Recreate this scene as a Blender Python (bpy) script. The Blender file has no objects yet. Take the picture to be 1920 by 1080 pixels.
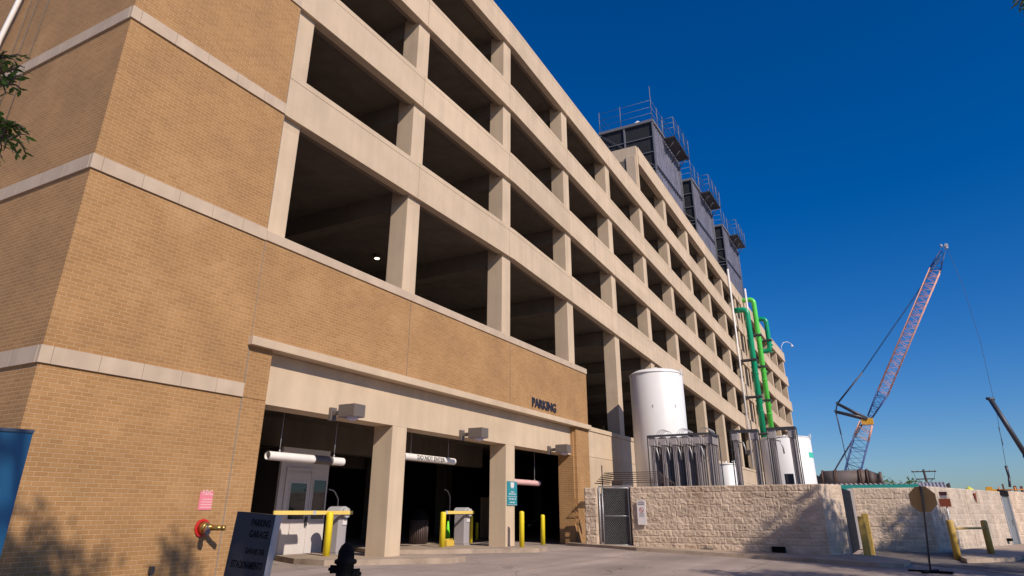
import bpy, bmesh, math, random
import numpy as np
from mathutils import Vector, Matrix, noise
random.seed(7)
R = math.radians
sc = bpy.context.scene
COL = sc.collection

# ------------------------------------------------------------------ camera
CAM_H = 1.15
FPX, CYPX = 1263.54, 434.68          # focal length and optical centre in 1920x1080 pixels
YAW, PITCH, ROLL = R(28.877), R(22.526), R(0.05)
fwd = Vector((math.cos(PITCH)*math.cos(YAW), math.cos(PITCH)*math.sin(YAW), math.sin(PITCH)))
rt0 = Vector((math.sin(YAW), -math.cos(YAW), 0)); up0 = rt0.cross(fwd)
rt = rt0*math.cos(ROLL)+up0*math.sin(ROLL); up = -rt0*math.sin(ROLL)+up0*math.cos(ROLL)
cam = bpy.data.cameras.new('camera'); co = bpy.data.objects.new('camera', cam); COL.objects.link(co)
cam.sensor_width = 36; cam.lens = FPX/1920*36
cam.shift_y = -(540-CYPX)/1920
cam.clip_start = 0.1; cam.clip_end = 6000
co.matrix_world = Matrix(((rt.x, up.x, -fwd.x, 0), (rt.y, up.y, -fwd.y, 0), (rt.z, up.z, -fwd.z, CAM_H), (0, 0, 0, 1)))
sc.camera = co

# ------------------------------------------------------------------ light
SUN = Vector((0.45, 1.0, -0.80)).normalized()          # direction the light travels
elev = math.asin(-SUN.z); az = math.atan2(-SUN.x, -SUN.y)
sc.world = bpy.data.worlds.new('World'); sc.world.use_nodes = True
wn = sc.world.node_tree; wn.nodes.clear()
sky = wn.nodes.new('ShaderNodeTexSky'); sky.sky_type = 'NISHITA'; sky.sun_disc = False
sky.sun_elevation = elev; sky.sun_rotation = az
sky.altitude = 200; sky.air_density = 1.0; sky.dust_density = 0.6; sky.ozone_density = 3.5
hs = wn.nodes.new('ShaderNodeHueSaturation'); hs.inputs['Saturation'].default_value = 1.45; hs.inputs['Value'].default_value = 1.0
gm = wn.nodes.new('ShaderNodeVectorMath'); gm.operation = 'MULTIPLY'; gm.inputs[1].default_value = (.80, .97, 1.30)   # cooler, deeper blue
bg = wn.nodes.new('ShaderNodeBackground'); bg.inputs['Strength'].default_value = 0.08
wo = wn.nodes.new('ShaderNodeOutputWorld')
wn.links.new(sky.outputs[0], hs.inputs['Color']); wn.links.new(hs.outputs[0], gm.inputs[0])
wn.links.new(gm.outputs[0], bg.inputs['Color']); wn.links.new(bg.outputs[0], wo.inputs[0])
sl = bpy.data.lights.new('sun', 'SUN'); sl.energy = 4.6; sl.angle = R(0.5); sl.color = (1.0, 0.88, 0.74)
so = bpy.data.objects.new('sun', sl); COL.objects.link(so)
so.rotation_euler = (-SUN).to_track_quat('Z', 'Y').to_euler(); so.location = (-10, -10, 30)
sc.view_settings.view_transform = 'Standard'; sc.view_settings.look = 'None'
sc.view_settings.exposure = 0.0; sc.view_settings.gamma = 1.0
sc.cycles.max_bounces = 6; sc.cycles.diffuse_bounces = 3

# ------------------------------------------------------------------ pixel helper (measuring only)
def ray(px, py): return rt*((px-960)/FPX) - up*((py-CYPX)/FPX) + fwd
def at(px, py, ax, val):
    d = ray(px, py); o = Vector((0, 0, CAM_H)); t = (val-o[ax])/d[ax]; return o+d*t
def gz(y): return -.026*(9.3-min(max(y, -6), 9.3))

# ------------------------------------------------------------------ tags and mesh helpers
def tag(o, label=None, cat=None, group=None, kind=None):
    if label: o['label'] = label
    if cat: o['category'] = cat
    if group: o['group'] = group
    if kind: o['kind'] = kind
    return o
def empty(name, loc, label, cat, group=None, rz=0):
    o = bpy.data.objects.new(name, None); COL.objects.link(o); o.location = loc; o.rotation_euler = (0, 0, rz)
    o.empty_display_size = .3
    return tag(o, label, cat, group)
def copy_tree(o, parent=None):
    c = o.copy(); COL.objects.link(c)
    if parent: c.parent = parent
    for ch in list(o.children): copy_tree(ch, c)
    return c
class MB:
    """collects shapes in world coordinates; build() makes one mesh object"""
    def __init__(s): s.v = []; s.f = []; s.m = []; s.sm = []; s.mi = 0
    def add(s, vs, fs, smooth=False):
        b = len(s.v); s.v += [tuple(v) for v in vs]
        for f in fs: s.f.append(tuple(b+i for i in f)); s.m.append(s.mi); s.sm.append(smooth)
        return s
    def box(s, x0, x1, y0, y1, z0, z1, bev=0):
        return s.prism([(x0, y0), (x1, y0), (x1, y1), (x0, y1)], z0, z1) if bev <= 0 else s._bbox(x0, x1, y0, y1, z0, z1, bev)
    def _bbox(s, x0, x1, y0, y1, z0, z1, b):
        bm = bmesh.new(); bmesh.ops.create_cube(bm, size=1)
        for v in bm.verts:
            v.co = Vector((x0 if v.co.x < 0 else x1, y0 if v.co.y < 0 else y1, z0 if v.co.z < 0 else z1))
        bmesh.ops.bevel(bm, geom=bm.edges[:]+bm.verts[:], offset=b, segments=2, affect='EDGES', profile=.6)
        bm.verts.ensure_lookup_table()
        s.add([v.co[:] for v in bm.verts], [[v.index for v in f.verts] for f in bm.faces]); bm.free(); return s
    def prism(s, pts, z0, z1):
        n = len(pts)
        zz0 = z0 if isinstance(z0, (list, tuple)) else [z0]*n
        zz1 = z1 if isinstance(z1, (list, tuple)) else [z1]*n
        a = sum(pts[i][0]*pts[(i+1) % n][1]-pts[(i+1) % n][0]*pts[i][1] for i in range(n))
        vs = [(p[0], p[1], zz0[i]) for i, p in enumerate(pts)]+[(p[0], p[1], zz1[i]) for i, p in enumerate(pts)]
        fs = [tuple(range(n))[::-1], tuple(range(n, 2*n))]+[(i, (i+1) % n, n+(i+1) % n, n+i) for i in range(n)]
        if a < 0: fs = [f[::-1] for f in fs]
        return s.add(vs, fs)
    def slope(s, x0, x1, y0, y1, b0, b1, t0, t1):
        """box whose bottom and top run from b0/t0 at x0 to b1/t1 at x1"""
        return s.prism([(x0, y0), (x1, y0), (x1, y1), (x0, y1)], [b0, b1, b1, b0], [t0, t1, t1, t0])
    def obox(s, c, dx, dy, hx, hy, z0, z1):
        """box oriented by unit vectors in plan"""
        c = Vector(c); dx = Vector(dx); dy = Vector(dy)
        return s.prism([(c+dx*a*hx+dy*b*hy)[:2] for a, b in ((-1, -1), (1, -1), (1, 1), (-1, 1))], z0, z1)
    def tube(s, pts, r, n=10, cap=True, smooth=True):
        pts = [Vector(p) for p in pts]; rr = r if isinstance(r, (list, tuple)) else [r]*len(pts)
        b = len(s.v); ref = None
        for i, p in enumerate(pts):
            if i == 0: d = pts[1]-p
            elif i == len(pts)-1: d = p-pts[i-1]
            else: d = (pts[i+1]-p).normalized()+(p-pts[i-1]).normalized()
            d.normalize()
            if ref is None:
                ref = Vector((0, 0, 1)) if abs(d.z) < .9 else Vector((1, 0, 0))
            u = d.cross(ref).normalized(); w = u.cross(d).normalized(); ref = w
            for k in range(n):
                a = 2*math.pi*k/n; s.v.append(tuple(p+(u*math.cos(a)+w*math.sin(a))*rr[i]))
        for i in range(len(pts)-1):
            for k in range(n):
                s.f.append((b+i*n+k, b+(i+1)*n+k, b+(i+1)*n+(k+1) % n, b+i*n+(k+1) % n)); s.m.append(s.mi); s.sm.append(smooth)
        if cap:
            s.f.append(tuple(b+k for k in range(n))); s.m.append(s.mi); s.sm.append(False)
            s.f.append(tuple(b+(len(pts)-1)*n+k for k in range(n))[::-1]); s.m.append(s.mi); s.sm.append(False)
        return s
    def lathe(s, c, prof, n=24, smooth=True):
        b = len(s.v); c = Vector(c)
        for r, z in prof:
            for k in range(n):
                a = 2*math.pi*k/n; s.v.append((c.x+r*math.cos(a), c.y+r*math.sin(a), c.z+z))
        for i in range(len(prof)-1):
            for k in range(n):
                s.f.append((b+i*n+k, b+i*n+(k+1) % n, b+(i+1)*n+(k+1) % n, b+(i+1)*n+k)); s.m.append(s.mi); s.sm.append(smooth)
        if prof[0][0] > 1e-4: s.f.append(tuple(b+k for k in range(n))[::-1]); s.m.append(s.mi); s.sm.append(False)
        if prof[-1][0] > 1e-4: s.f.append(tuple(b+(len(prof)-1)*n+k for k in range(n))); s.m.append(s.mi); s.sm.append(False)
        return s
    def build(s, name, mat, parent=None, label=None):
        o0 = root_loc(parent)
        me = bpy.data.meshes.new(name); me.from_pydata([(v[0]-o0.x, v[1]-o0.y, v[2]-o0.z) for v in s.v], [], s.f)
        mats = mat if isinstance(mat, (list, tuple)) else [mat]
        for m_ in mats: me.materials.append(m_)
        me.polygons.foreach_set('material_index', s.m); me.polygons.foreach_set('use_smooth', s.sm)
        me.update()
        o = bpy.data.objects.new(name, me); COL.objects.link(o)
        if parent: o.parent = parent
        if label: o['label'] = label
        return o
def root_loc(p):
    l = Vector((0, 0, 0))
    while p is not None: l += p.location; p = p.parent
    return l
def text_mesh(body, height, bold=0.0, depth=.01, align='LEFT', width=None):
    cu = bpy.data.curves.new('t', 'FONT'); cu.body = body; cu.size = 1; cu.offset = bold; cu.extrude = 0.5; cu.align_x = 'LEFT'
    cu.resolution_u = 3
    ob = bpy.data.objects.new('t', cu); COL.objects.link(ob)
    me = bpy.data.meshes.new_from_object(ob.evaluated_get(bpy.context.evaluated_depsgraph_get()))
    bpy.data.objects.remove(ob)
    vs = np.array([v.co[:] for v in me.vertices]); fs = [tuple(p.vertices) for p in me.polygons]
    bpy.data.meshes.remove(me)
    x0, x1, y0, y1 = vs[:, 0].min(), vs[:, 0].max(), vs[:, 1].min(), vs[:, 1].max()
    sy = height/(y1-y0); sx = sy if width is None else width/(x1-x0)
    vs[:, 0] = (vs[:, 0]-x0)*sx; vs[:, 1] = (vs[:, 1]-y0)*sy; vs[:, 2] = vs[:, 2]*depth
    return vs, fs
def add_text(mb, body, org, dx, dz, nrm, height, width=None, bold=0, depth=.01, centre=False):
    vs, fs = text_mesh(body, height, bold, depth, width=width)
    org = Vector(org); dx = Vector(dx); dz = Vector(dz); nrm = Vector(nrm)
    if centre: org = org-dx*(vs[:, 0].max()/2)
    mb.add([org+dx*v[0]+dz*v[1]+nrm*(v[2]) for v in vs], fs)

# ------------------------------------------------------------------ materials
def newmat(name):
    m = bpy.data.materials.new(name); m.use_nodes = True; n = m.node_tree; b = n.nodes['Principled BSDF']
    return m, n, b
def L(n, a, b): n.links.new(a, b)
def mat(name, col, rough=.6, metal=0, var=0, vscale=3, bump=0, bscale=40, streak=0, spec=None, dirt=None, dirtamt=0, dscale=.6):
    m, n, b = newmat(name)
    b.inputs['Base Color'].default_value = (*col, 1); b.inputs['Roughness'].default_value = rough; b.inputs['Metallic'].default_value = metal
    if spec is not None: b.inputs['Specular IOR Level'].default_value = spec
    geo = n.nodes.new('ShaderNodeNewGeometry')
    if var or streak or dirtamt:
        nt = n.nodes.new('ShaderNodeTexNoise'); nt.inputs['Scale'].default_value = vscale; nt.inputs['Detail'].default_value = 6
        L(n, geo.outputs['Position'], nt.inputs['Vector'])
        mr = n.nodes.new('ShaderNodeMapRange'); mr.inputs[1].default_value = .3; mr.inputs[2].default_value = .7
        mr.inputs[3].default_value = 1-var; mr.inputs[4].default_value = 1+var
        L(n, nt.outputs[0], mr.inputs[0])
        fac = mr.outputs[0]
        if streak:
            mp = n.nodes.new('ShaderNodeMapping'); mp.inputs['Scale'].default_value = (3.1, 3.1, .22)
            L(n, geo.outputs['Position'], mp.inputs[0])
            n2 = n.nodes.new('ShaderNodeTexNoise'); n2.inputs['Scale'].default_value = 1; n2.inputs['Detail'].default_value = 5
            L(n, mp.outputs[0], n2.inputs['Vector'])
            m2 = n.nodes.new('ShaderNodeMapRange'); m2.inputs[1].default_value = .35; m2.inputs[2].default_value = .7
            m2.inputs[3].default_value = 1; m2.inputs[4].default_value = 1-streak
            L(n, n2.outputs[0], m2.inputs[0])
            mm = n.nodes.new('ShaderNodeMath'); mm.operation = 'MULTIPLY'; L(n, fac, mm.inputs[0]); L(n, m2.outputs[0], mm.inputs[1]); fac = mm.outputs[0]
        vm = n.nodes.new('ShaderNodeVectorMath'); vm.operation = 'SCALE'; vm.inputs[0].default_value = col
        L(n, fac, vm.inputs['Scale']); out = vm.outputs[0]
        if dirtamt:
            n3 = n.nodes.new('ShaderNodeTexNoise'); n3.inputs['Scale'].default_value = dscale; n3.inputs['Detail'].default_value = 8; n3.inputs['Roughness'].default_value = .65
            L(n, geo.outputs['Position'], n3.inputs['Vector'])
            m3 = n.nodes.new('ShaderNodeMapRange'); m3.inputs[1].default_value = .48; m3.inputs[2].default_value = .68; m3.inputs[3].default_value = 0; m3.inputs[4].default_value = dirtamt
            L(n, n3.outputs[0], m3.inputs[0])
            mx = n.nodes.new('ShaderNodeMix'); mx.data_type = 'RGBA'; mx.inputs['B'].default_value = (*dirt, 1)
            L(n, m3.outputs[0], mx.inputs['Factor']); L(n, out, mx.inputs['A']); out = mx.outputs['Result']
        L(n, out, b.inputs['Base Color'])
    if bump:
        nb = n.nodes.new('ShaderNodeTexNoise'); nb.inputs['Scale'].default_value = bscale; nb.inputs['Detail'].default_value = 4
        L(n, geo.outputs['Position'], nb.inputs['Vector'])
        bp = n.nodes.new('ShaderNodeBump'); bp.inputs['Strength'].default_value = bump; bp.inputs['Distance'].default_value = .01
        L(n, nb.outputs[0], bp.inputs['Height']); L(n, bp.outputs[0], b.inputs['Normal'])
    return m
def panel_concrete(name, col, joints=False):
    """cast concrete: a slightly different tone for each 5.65 m panel, mottling, faint runs below the caps"""
    m = mat(name, col, .85, var=.05, vscale=1.3, streak=.10, bump=.25, bscale=55, dirt=(col[0]*.62, col[1]*.6, col[2]*.6), dirtamt=.35, dscale=.35)
    n = m.node_tree; b = n.nodes['Principled BSDF']
    geo = n.nodes.new('ShaderNodeNewGeometry'); sp = n.nodes.new('ShaderNodeSeparateXYZ'); L(n, geo.outputs['Position'], sp.inputs[0])
    a = n.nodes.new('ShaderNodeMath'); a.operation = 'MULTIPLY_ADD'; a.inputs[1].default_value = 1/5.65; a.inputs[2].default_value = -(14.63/5.65); L(n, sp.outputs[0], a.inputs[0])
    f = n.nodes.new('ShaderNodeMath'); f.operation = 'FLOOR'; L(n, a.outputs[0], f.inputs[0])
    az_ = n.nodes.new('ShaderNodeMath'); az_.operation = 'MULTIPLY'; az_.inputs[1].default_value = 1/3.19; L(n, sp.outputs[2], az_.inputs[0])
    fz = n.nodes.new('ShaderNodeMath'); fz.operation = 'FLOOR'; L(n, az_.outputs[0], fz.inputs[0])
    cb = n.nodes.new('ShaderNodeCombineXYZ'); L(n, f.outputs[0], cb.inputs[0]); L(n, fz.outputs[0], cb.inputs[1])
    wnz = n.nodes.new('ShaderNodeTexWhiteNoise'); L(n, cb.outputs[0], wnz.inputs['Vector'])
    mr = n.nodes.new('ShaderNodeMapRange'); mr.inputs[3].default_value = .93; mr.inputs[4].default_value = 1.05; L(n, wnz.outputs[0], mr.inputs[0])
    src = b.inputs['Base Color'].links[0].from_socket
    vm = n.nodes.new('ShaderNodeVectorMath'); vm.operation = 'SCALE'; L(n, src, vm.inputs[0]); L(n, mr.outputs[0], vm.inputs['Scale'])
    out = vm.outputs[0]
    if joints:
        fr = n.nodes.new('ShaderNodeMath'); fr.operation = 'FRACT'; L(n, a.outputs[0], fr.inputs[0])
        lt = n.nodes.new('ShaderNodeMath'); lt.operation = 'LESS_THAN'; lt.inputs[1].default_value = .0042; L(n, fr.outputs[0], lt.inputs[0])
        mx = n.nodes.new('ShaderNodeMix'); mx.data_type = 'RGBA'; mx.inputs['B'].default_value = (col[0]*.62, col[1]*.58, col[2]*.54, 1); L(n, lt.outputs[0], mx.inputs['Factor']); L(n, out, mx.inputs['A']); out = mx.outputs['Result']
    L(n, out, b.inputs['Base Color'])
    return m
def brick(name, c1, c2, cm, bw=.203, bh=.0677, mort=.013, off=0.0):
    m, n, b = newmat(name); b.inputs['Roughness'].default_value = .88
    geo = n.nodes.new('ShaderNodeNewGeometry'); sp = n.nodes.new('ShaderNodeSeparateXYZ'); L(n, geo.outputs['Position'], sp.inputs[0])
    ad = n.nodes.new('ShaderNodeMath'); ad.operation = 'ADD'; L(n, sp.outputs[0], ad.inputs[0]); L(n, sp.outputs[1], ad.inputs[1])
    cb = n.nodes.new('ShaderNodeCombineXYZ'); L(n, ad.outputs[0], cb.inputs[0]); L(n, sp.outputs[2], cb.inputs[1])
    bt = n.nodes.new('ShaderNodeTexBrick'); bt.inputs['Scale'].default_value = 1; bt.inputs['Brick Width'].default_value = bw; bt.inputs['Row Height'].default_value = bh
    bt.inputs['Mortar Size'].default_value = mort*.5; bt.inputs['Mortar Smooth'].default_value = .2; bt.inputs['Bias'].default_value = 0
    bt.inputs['Color1'].default_value = (*c1, 1); bt.inputs['Color2'].default_value = (*c2, 1); bt.inputs['Mortar'].default_value = (*cm, 1)
    L(n, cb.outputs[0], bt.inputs['Vector'])
    nt = n.nodes.new('ShaderNodeTexNoise'); nt.inputs['Scale'].default_value = .9; nt.inputs['Detail'].default_value = 8; nt.inputs['Roughness'].default_value = .6
    L(n, geo.outputs['Position'], nt.inputs['Vector'])
    mr = n.nodes.new('ShaderNodeMapRange'); mr.inputs[1].default_value = .3; mr.inputs[2].default_value = .7; mr.inputs[3].default_value = .86; mr.inputs[4].default_value = 1.12
    L(n, nt.outputs[0], mr.inputs[0])
    vm = n.nodes.new('ShaderNodeVectorMath'); vm.operation = 'SCALE'; L(n, bt.outputs['Color'], vm.inputs[0]); L(n, mr.outputs[0], vm.inputs['Scale'])
    # pale bloom here and there, a weathering of the brick itself
    n3 = n.nodes.new('ShaderNodeTexNoise'); n3.inputs['Scale'].default_value = .45; n3.inputs['Detail'].default_value = 9; n3.inputs['Roughness'].default_value = .7
    L(n, geo.outputs['Position'], n3.inputs['Vector'])
    m3 = n.nodes.new('ShaderNodeMapRange'); m3.inputs[1].default_value = .55; m3.inputs[2].default_value = .75; m3.inputs[3].default_value = 0; m3.inputs[4].default_value = .35
    L(n, n3.outputs[0], m3.inputs[0])
    mx = n.nodes.new('ShaderNodeMix'); mx.data_type = 'RGBA'; mx.inputs['B'].default_value = (*cm, 1)
    L(n, m3.outputs[0], mx.inputs['Factor']); L(n, vm.outputs[0], mx.inputs['A'])
    L(n, mx.outputs['Result'], b.inputs['Base Color'])
    nf = n.nodes.new('ShaderNodeTexNoise'); nf.inputs['Scale'].default_value = 60; L(n, geo.outputs['Position'], nf.inputs['Vector'])
    iv = n.nodes.new('ShaderNodeMath'); iv.operation = 'SUBTRACT'; L(n, nf.outputs[0], iv.inputs[0]); L(n, bt.outputs['Fac'], iv.inputs[1])
    bp = n.nodes.new('ShaderNodeBump'); bp.inputs['Strength'].default_value = 1.0; bp.inputs['Distance'].default_value = .010
    L(n, iv.outputs[0], bp.inputs['Height']); L(n, bp.outputs[0], b.inputs['Normal'])
    return m
def ground_mat(name, col, dark, crack=True):
    m = mat(name, col, .9, var=.10, vscale=.8, bump=.5, bscale=90, dirt=dark, dirtamt=.55, dscale=.25)
    n = m.node_tree; b = n.nodes['Principled BSDF']
    geo = n.nodes.new('ShaderNodeNewGeometry')
    n5 = n.nodes.new('ShaderNodeTexNoise'); n5.inputs['Scale'].default_value = 70; n5.inputs['Detail'].default_value = 2; L(n, geo.outputs['Position'], n5.inputs['Vector'])
    m5 = n.nodes.new('ShaderNodeMapRange'); m5.inputs[1].default_value = .35; m5.inputs[2].default_value = .65; m5.inputs[3].default_value = .78; m5.inputs[4].default_value = 1.18; L(n, n5.outputs[0], m5.inputs[0])
    # tyre-polished bands along the drive
    mp = n.nodes.new('ShaderNodeMapping'); mp.inputs['Scale'].default_value = (.05, .9, 1); mp.inputs['Rotation'].default_value = (0, 0, R(12)); L(n, geo.outputs['Position'], mp.inputs[0])
    n6 = n.nodes.new('ShaderNodeTexNoise'); n6.inputs['Scale'].default_value = 1; n6.inputs['Detail'].default_value = 4; L(n, mp.outputs[0], n6.inputs['Vector'])
    m6 = n.nodes.new('ShaderNodeMapRange'); m6.inputs[1].default_value = .3; m6.inputs[2].default_value = .7; m6.inputs[3].default_value = .8; m6.inputs[4].default_value = 1.15; L(n, n6.outputs[0], m6.inputs[0])
    mm = n.nodes.new('ShaderNodeMath'); mm.operation = 'MULTIPLY'; L(n, m5.outputs[0], mm.inputs[0]); L(n, m6.outputs[0], mm.inputs[1])
    if crack:
        vo = n.nodes.new('ShaderNodeTexVoronoi'); vo.feature = 'DISTANCE_TO_EDGE'; vo.inputs['Scale'].default_value = .33
        nw = n.nodes.new('ShaderNodeTexNoise'); nw.inputs['Scale'].default_value = 1.6; nw.inputs['Detail'].default_value = 5; L(n, geo.outputs['Position'], nw.inputs['Vector'])
        av = n.nodes.new('ShaderNodeVectorMath'); av.operation = 'MULTIPLY_ADD'; av.inputs[1].default_value = (.9, .9, 0); L(n, nw.outputs['Color'], av.inputs[0]); L(n, geo.outputs['Position'], av.inputs[2])
        L(n, av.outputs[0], vo.inputs['Vector'])
        mc = n.nodes.new('ShaderNodeMapRange'); mc.inputs[1].default_value = 0; mc.inputs[2].default_value = .006; mc.inputs[3].default_value = .45; mc.inputs[4].default_value = 1; L(n, vo.outputs[0], mc.inputs[0])
        m7 = n.nodes.new('ShaderNodeMath'); m7.operation = 'MULTIPLY'; L(n, mm.outputs[0], m7.inputs[0]); L(n, mc.outputs[0], m7.inputs[1]); mm = m7
    src = b.inputs['Base Color'].links[0].from_socket
    vm = n.nodes.new('ShaderNodeVectorMath'); vm.operation = 'SCALE'; L(n, src, vm.inputs[0]); L(n, mm.outputs[0], vm.inputs['Scale']); out = vm.outputs[0]
    if crack:
        bt = n.nodes.new('ShaderNodeTexBrick'); bt.offset = 0; bt.inputs['Scale'].default_value = 1; bt.inputs['Brick Width'].default_value = 4.6; bt.inputs['Row Height'].default_value = 3.9; bt.inputs['Mortar Size'].default_value = .012
        bt.inputs['Color1'].default_value = (1.05, 1.05, 1.05, 1); bt.inputs['Color2'].default_value = (.93, .93, .93, 1); bt.inputs['Mortar'].default_value = (.4, .38, .36, 1)
        mpp = n.nodes.new('ShaderNodeMapping'); mpp.inputs['Location'].default_value = (100, 101.5, 0); L(n, geo.outputs['Position'], mpp.inputs[0]); L(n, mpp.outputs[0], bt.inputs['Vector'])
        mu = n.nodes.new('ShaderNodeVectorMath'); mu.operation = 'MULTIPLY'; L(n, out, mu.inputs[0]); L(n, bt.outputs['Color'], mu.inputs[1]); out = mu.outputs[0]
    L(n, out, b.inputs['Base Color'])
    return m
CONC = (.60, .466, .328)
M = {}
M['conc'] = panel_concrete('cast_concrete', CONC)
M['band'] = panel_concrete('cast_concrete_panels', CONC, True)
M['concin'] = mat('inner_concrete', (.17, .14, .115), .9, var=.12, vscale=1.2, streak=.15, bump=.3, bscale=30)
M['soffit'] = mat('shade_dark_soffit_concrete', (.20, .15, .115), .9, var=.12, vscale=1.2)  # concrete darkened to paint in the shade under the bands
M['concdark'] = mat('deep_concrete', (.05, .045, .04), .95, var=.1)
M['brick'] = brick('tan_brick', (.415, .226, .088), (.355, .187, .070), (.53, .34, .18))
M['stone'] = mat('pale_cast_stone', (.52, .405, .30), .85, var=.08, vscale=2.5, bump=.3, bscale=50, streak=.1)
M['joint'] = mat('grey_sealant', (.16, .13, .10), .8)
M['black'] = mat('black_paint', (.005, .005, .006), .85, spec=.15)
M['block'] = mat('split_face_block', (.55, .43, .33), .95, var=.14, vscale=1.7, bump=.7, bscale=28, dirt=(.34, .24, .16), dirtamt=.6, dscale=.7)
M['block2'] = mat('weathered_block', (.55, .45, .36), .95, var=.10, vscale=1.2, bump=.4, bscale=40, streak=.25, dirt=(.22, .20, .19), dirtamt=.5, dscale=.5)
def add_mortar(m, col, amt):
    n = m.node_tree; b = n.nodes['Principled BSDF']; uv = n.nodes.new('ShaderNodeUVMap'); bt = n.nodes.new('ShaderNodeTexBrick')
    bt.inputs['Scale'].default_value = 1; bt.inputs['Brick Width'].default_value = .40; bt.inputs['Row Height'].default_value = .20; bt.inputs['Mortar Size'].default_value = .006
    bt.inputs['Mortar Smooth'].default_value = .6; bt.inputs['Color1'].default_value = (1.08, 1.08, 1.08, 1); bt.inputs['Color2'].default_value = (.88, .87, .86, 1); bt.inputs['Mortar'].default_value = (1, 1, 1, 1)
    L(n, uv.outputs[0], bt.inputs['Vector']); src = b.inputs['Base Color'].links[0].from_socket
    ml = n.nodes.new('ShaderNodeVectorMath'); ml.operation = 'MULTIPLY'; L(n, src, ml.inputs[0]); L(n, bt.outputs['Color'], ml.inputs[1])
    f = n.nodes.new('ShaderNodeMath'); f.operation = 'MULTIPLY'; f.inputs[1].default_value = amt; L(n, bt.outputs['Fac'], f.inputs[0])
    mx = n.nodes.new('ShaderNodeMix'); mx.data_type = 'RGBA'; mx.inputs['B'].default_value = (*col, 1); L(n, f.outputs[0], mx.inputs['Factor']); L(n, ml.outputs[0], mx.inputs['A'])
    L(n, mx.outputs['Result'], b.inputs['Base Color'])
add_mortar(M['block'], (.62, .52, .42), .75); add_mortar(M['block2'], (.60, .52, .44), .6)
M['ground'] = ground_mat('worn_concrete_paving', (.37, .295, .255), (.19, .155, .135))
M['asphalt'] = ground_mat('worn_asphalt', (.16, .135, .12), (.08, .07, .065))
M['walk'] = mat('kerb_concrete', (.40, .31, .235), .9, var=.12, vscale=2, bump=.4, bscale=60, dirt=(.16, .12, .09), dirtamt=.6, dscale=1.2)
M['white'] = mat('white_tank_paint', (.80, .79, .78), .38, var=.02, vscale=1.5, streak=.05)
M['whitepipe'] = mat('white_pipe_plastic', (.78, .74, .70), .4, var=.04, vscale=4)
M['pinkpipe'] = mat('faded_red_pipe', (.72, .44, .42), .5, var=.06, vscale=4)
M['greytape'] = mat('grey_tape', (.11, .09, .085), .5)
M['alu'] = mat('ribbed_aluminium', (.42, .38, .38), .55, metal=.15, var=.1, vscale=6, streak=.15)
M['steel'] = mat('galvanised_steel', (.42, .42, .44), .45, metal=.6, var=.08, vscale=8)
M['rsteel'] = mat('weathered_rail_steel', (.20, .20, .22), .6, metal=.3, var=.08, vscale=8)
M['dsteel'] = mat('dark_steel', (.07, .07, .08), .5, metal=.4, var=.1)
M['yellow'] = mat('yellow_paint', (.78, .62, .02), .4, var=.05, vscale=5, streak=.06)
M['oldyellow'] = mat('weathered_yellow_paint', (.50, .33, .07), .55, var=.15, vscale=6, dirt=(.30, .17, .07), dirtamt=.6, dscale=5)
M['armyel'] = mat('barrier_arm_yellow', (.78, .58, .16), .45, var=.04)
M['grey'] = mat('grey_cabinet_paint', (.36, .34, .36), .4, var=.03)
M['lgrey'] = mat('light_grey_trim', (.45, .45, .47), .4)
M['green'] = mat('dark_green_pipe_paint', (.0, .30, .14), .32, var=.05, vscale=2)
M['lgreen'] = mat('bright_green_pipe_paint', (.10, .62, .08), .32, var=.05, vscale=2)
M['louvre'] = mat('grey_louvre_panel', (.24, .235, .29), .5, metal=.2, var=.15, vscale=1.5, streak=.3)
M['mesh'] = mat('black_mesh_screen', (.015, .015, .017), .7, var=.3, vscale=3)
M['blue'] = mat('blue_moulded_plastic', (.004, .10, .23), .4, var=.12, vscale=3, streak=.15)
M['dblue'] = mat('dark_blue_rim', (.05, .08, .13), .5)
M['pink'] = mat('faded_pink_sign', (.75, .22, .27), .5, var=.03)
M['signwhite'] = mat('sign_white', (.72, .68, .68), .45)
M['teal'] = mat('teal_sign_paint', (.03, .25, .30), .4)
M['tealroof'] = mat('teal_fascia_paint', (.03, .36, .31), .5, var=.05)
M['red'] = mat('red_enamel', (.55, .02, .02), .35)
M['brass'] = mat('worn_brass', (.45, .30, .10), .35, metal=.9, var=.1, vscale=20)
M['chrome'] = mat('chrome', (.6, .6, .6), .2, metal=1)
M['signdark'] = mat('dark_sign_face', (.030, .026, .036), .35)
M['signtan'] = mat('tan_sign_back', (.40, .23, .075), .5, var=.05)
M['rust'] = mat('rusty_sign', (.22, .045, .015), .7, var=.2, vscale=6)
M['rustpipe'] = mat('rusting_grey_pipe', (.12, .095, .09), .65, var=.25, vscale=1.2, dirt=(.07, .035, .025), dirtamt=.7, dscale=.8)
M['fix'] = mat('bronze_fixture_paint', (.14, .115, .10), .45, var=.03)
M['lens'] = mat('frosted_lens', (.55, .5, .62), .15)
M['booth'] = mat('off_white_booth_paint', (.66, .60, .58), .5, var=.03, streak=.05)
M['orange'] = mat('haze_paled_orange_paint', (.72, .36, .26), .6)  # orange paled so that distance haze is in the colour
M['orange2'] = mat('orange_rail_paint', (.65, .24, .05), .5)
M['cblue'] = mat('blue_crane_paint', (.03, .07, .22), .5)
M['cyel'] = mat('crane_head_yellow', (.75, .38, .03), .5)
M['cable'] = mat('steel_cable', (.06, .07, .11), .6)
M['bark'] = mat('bark', (.11, .08, .06), .95, var=.2, vscale=5, bump=.6, bscale=20)
M['roofmetal'] = mat('corrugated_roof', (.45, .42, .44), .5, metal=.3, var=.1)
M['door'] = mat('grey_door_paint', (.20, .215, .23), .45, var=.05, streak=.1)
M['cone'] = mat('lime_cone', (.20, .80, .03), .5)
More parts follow.
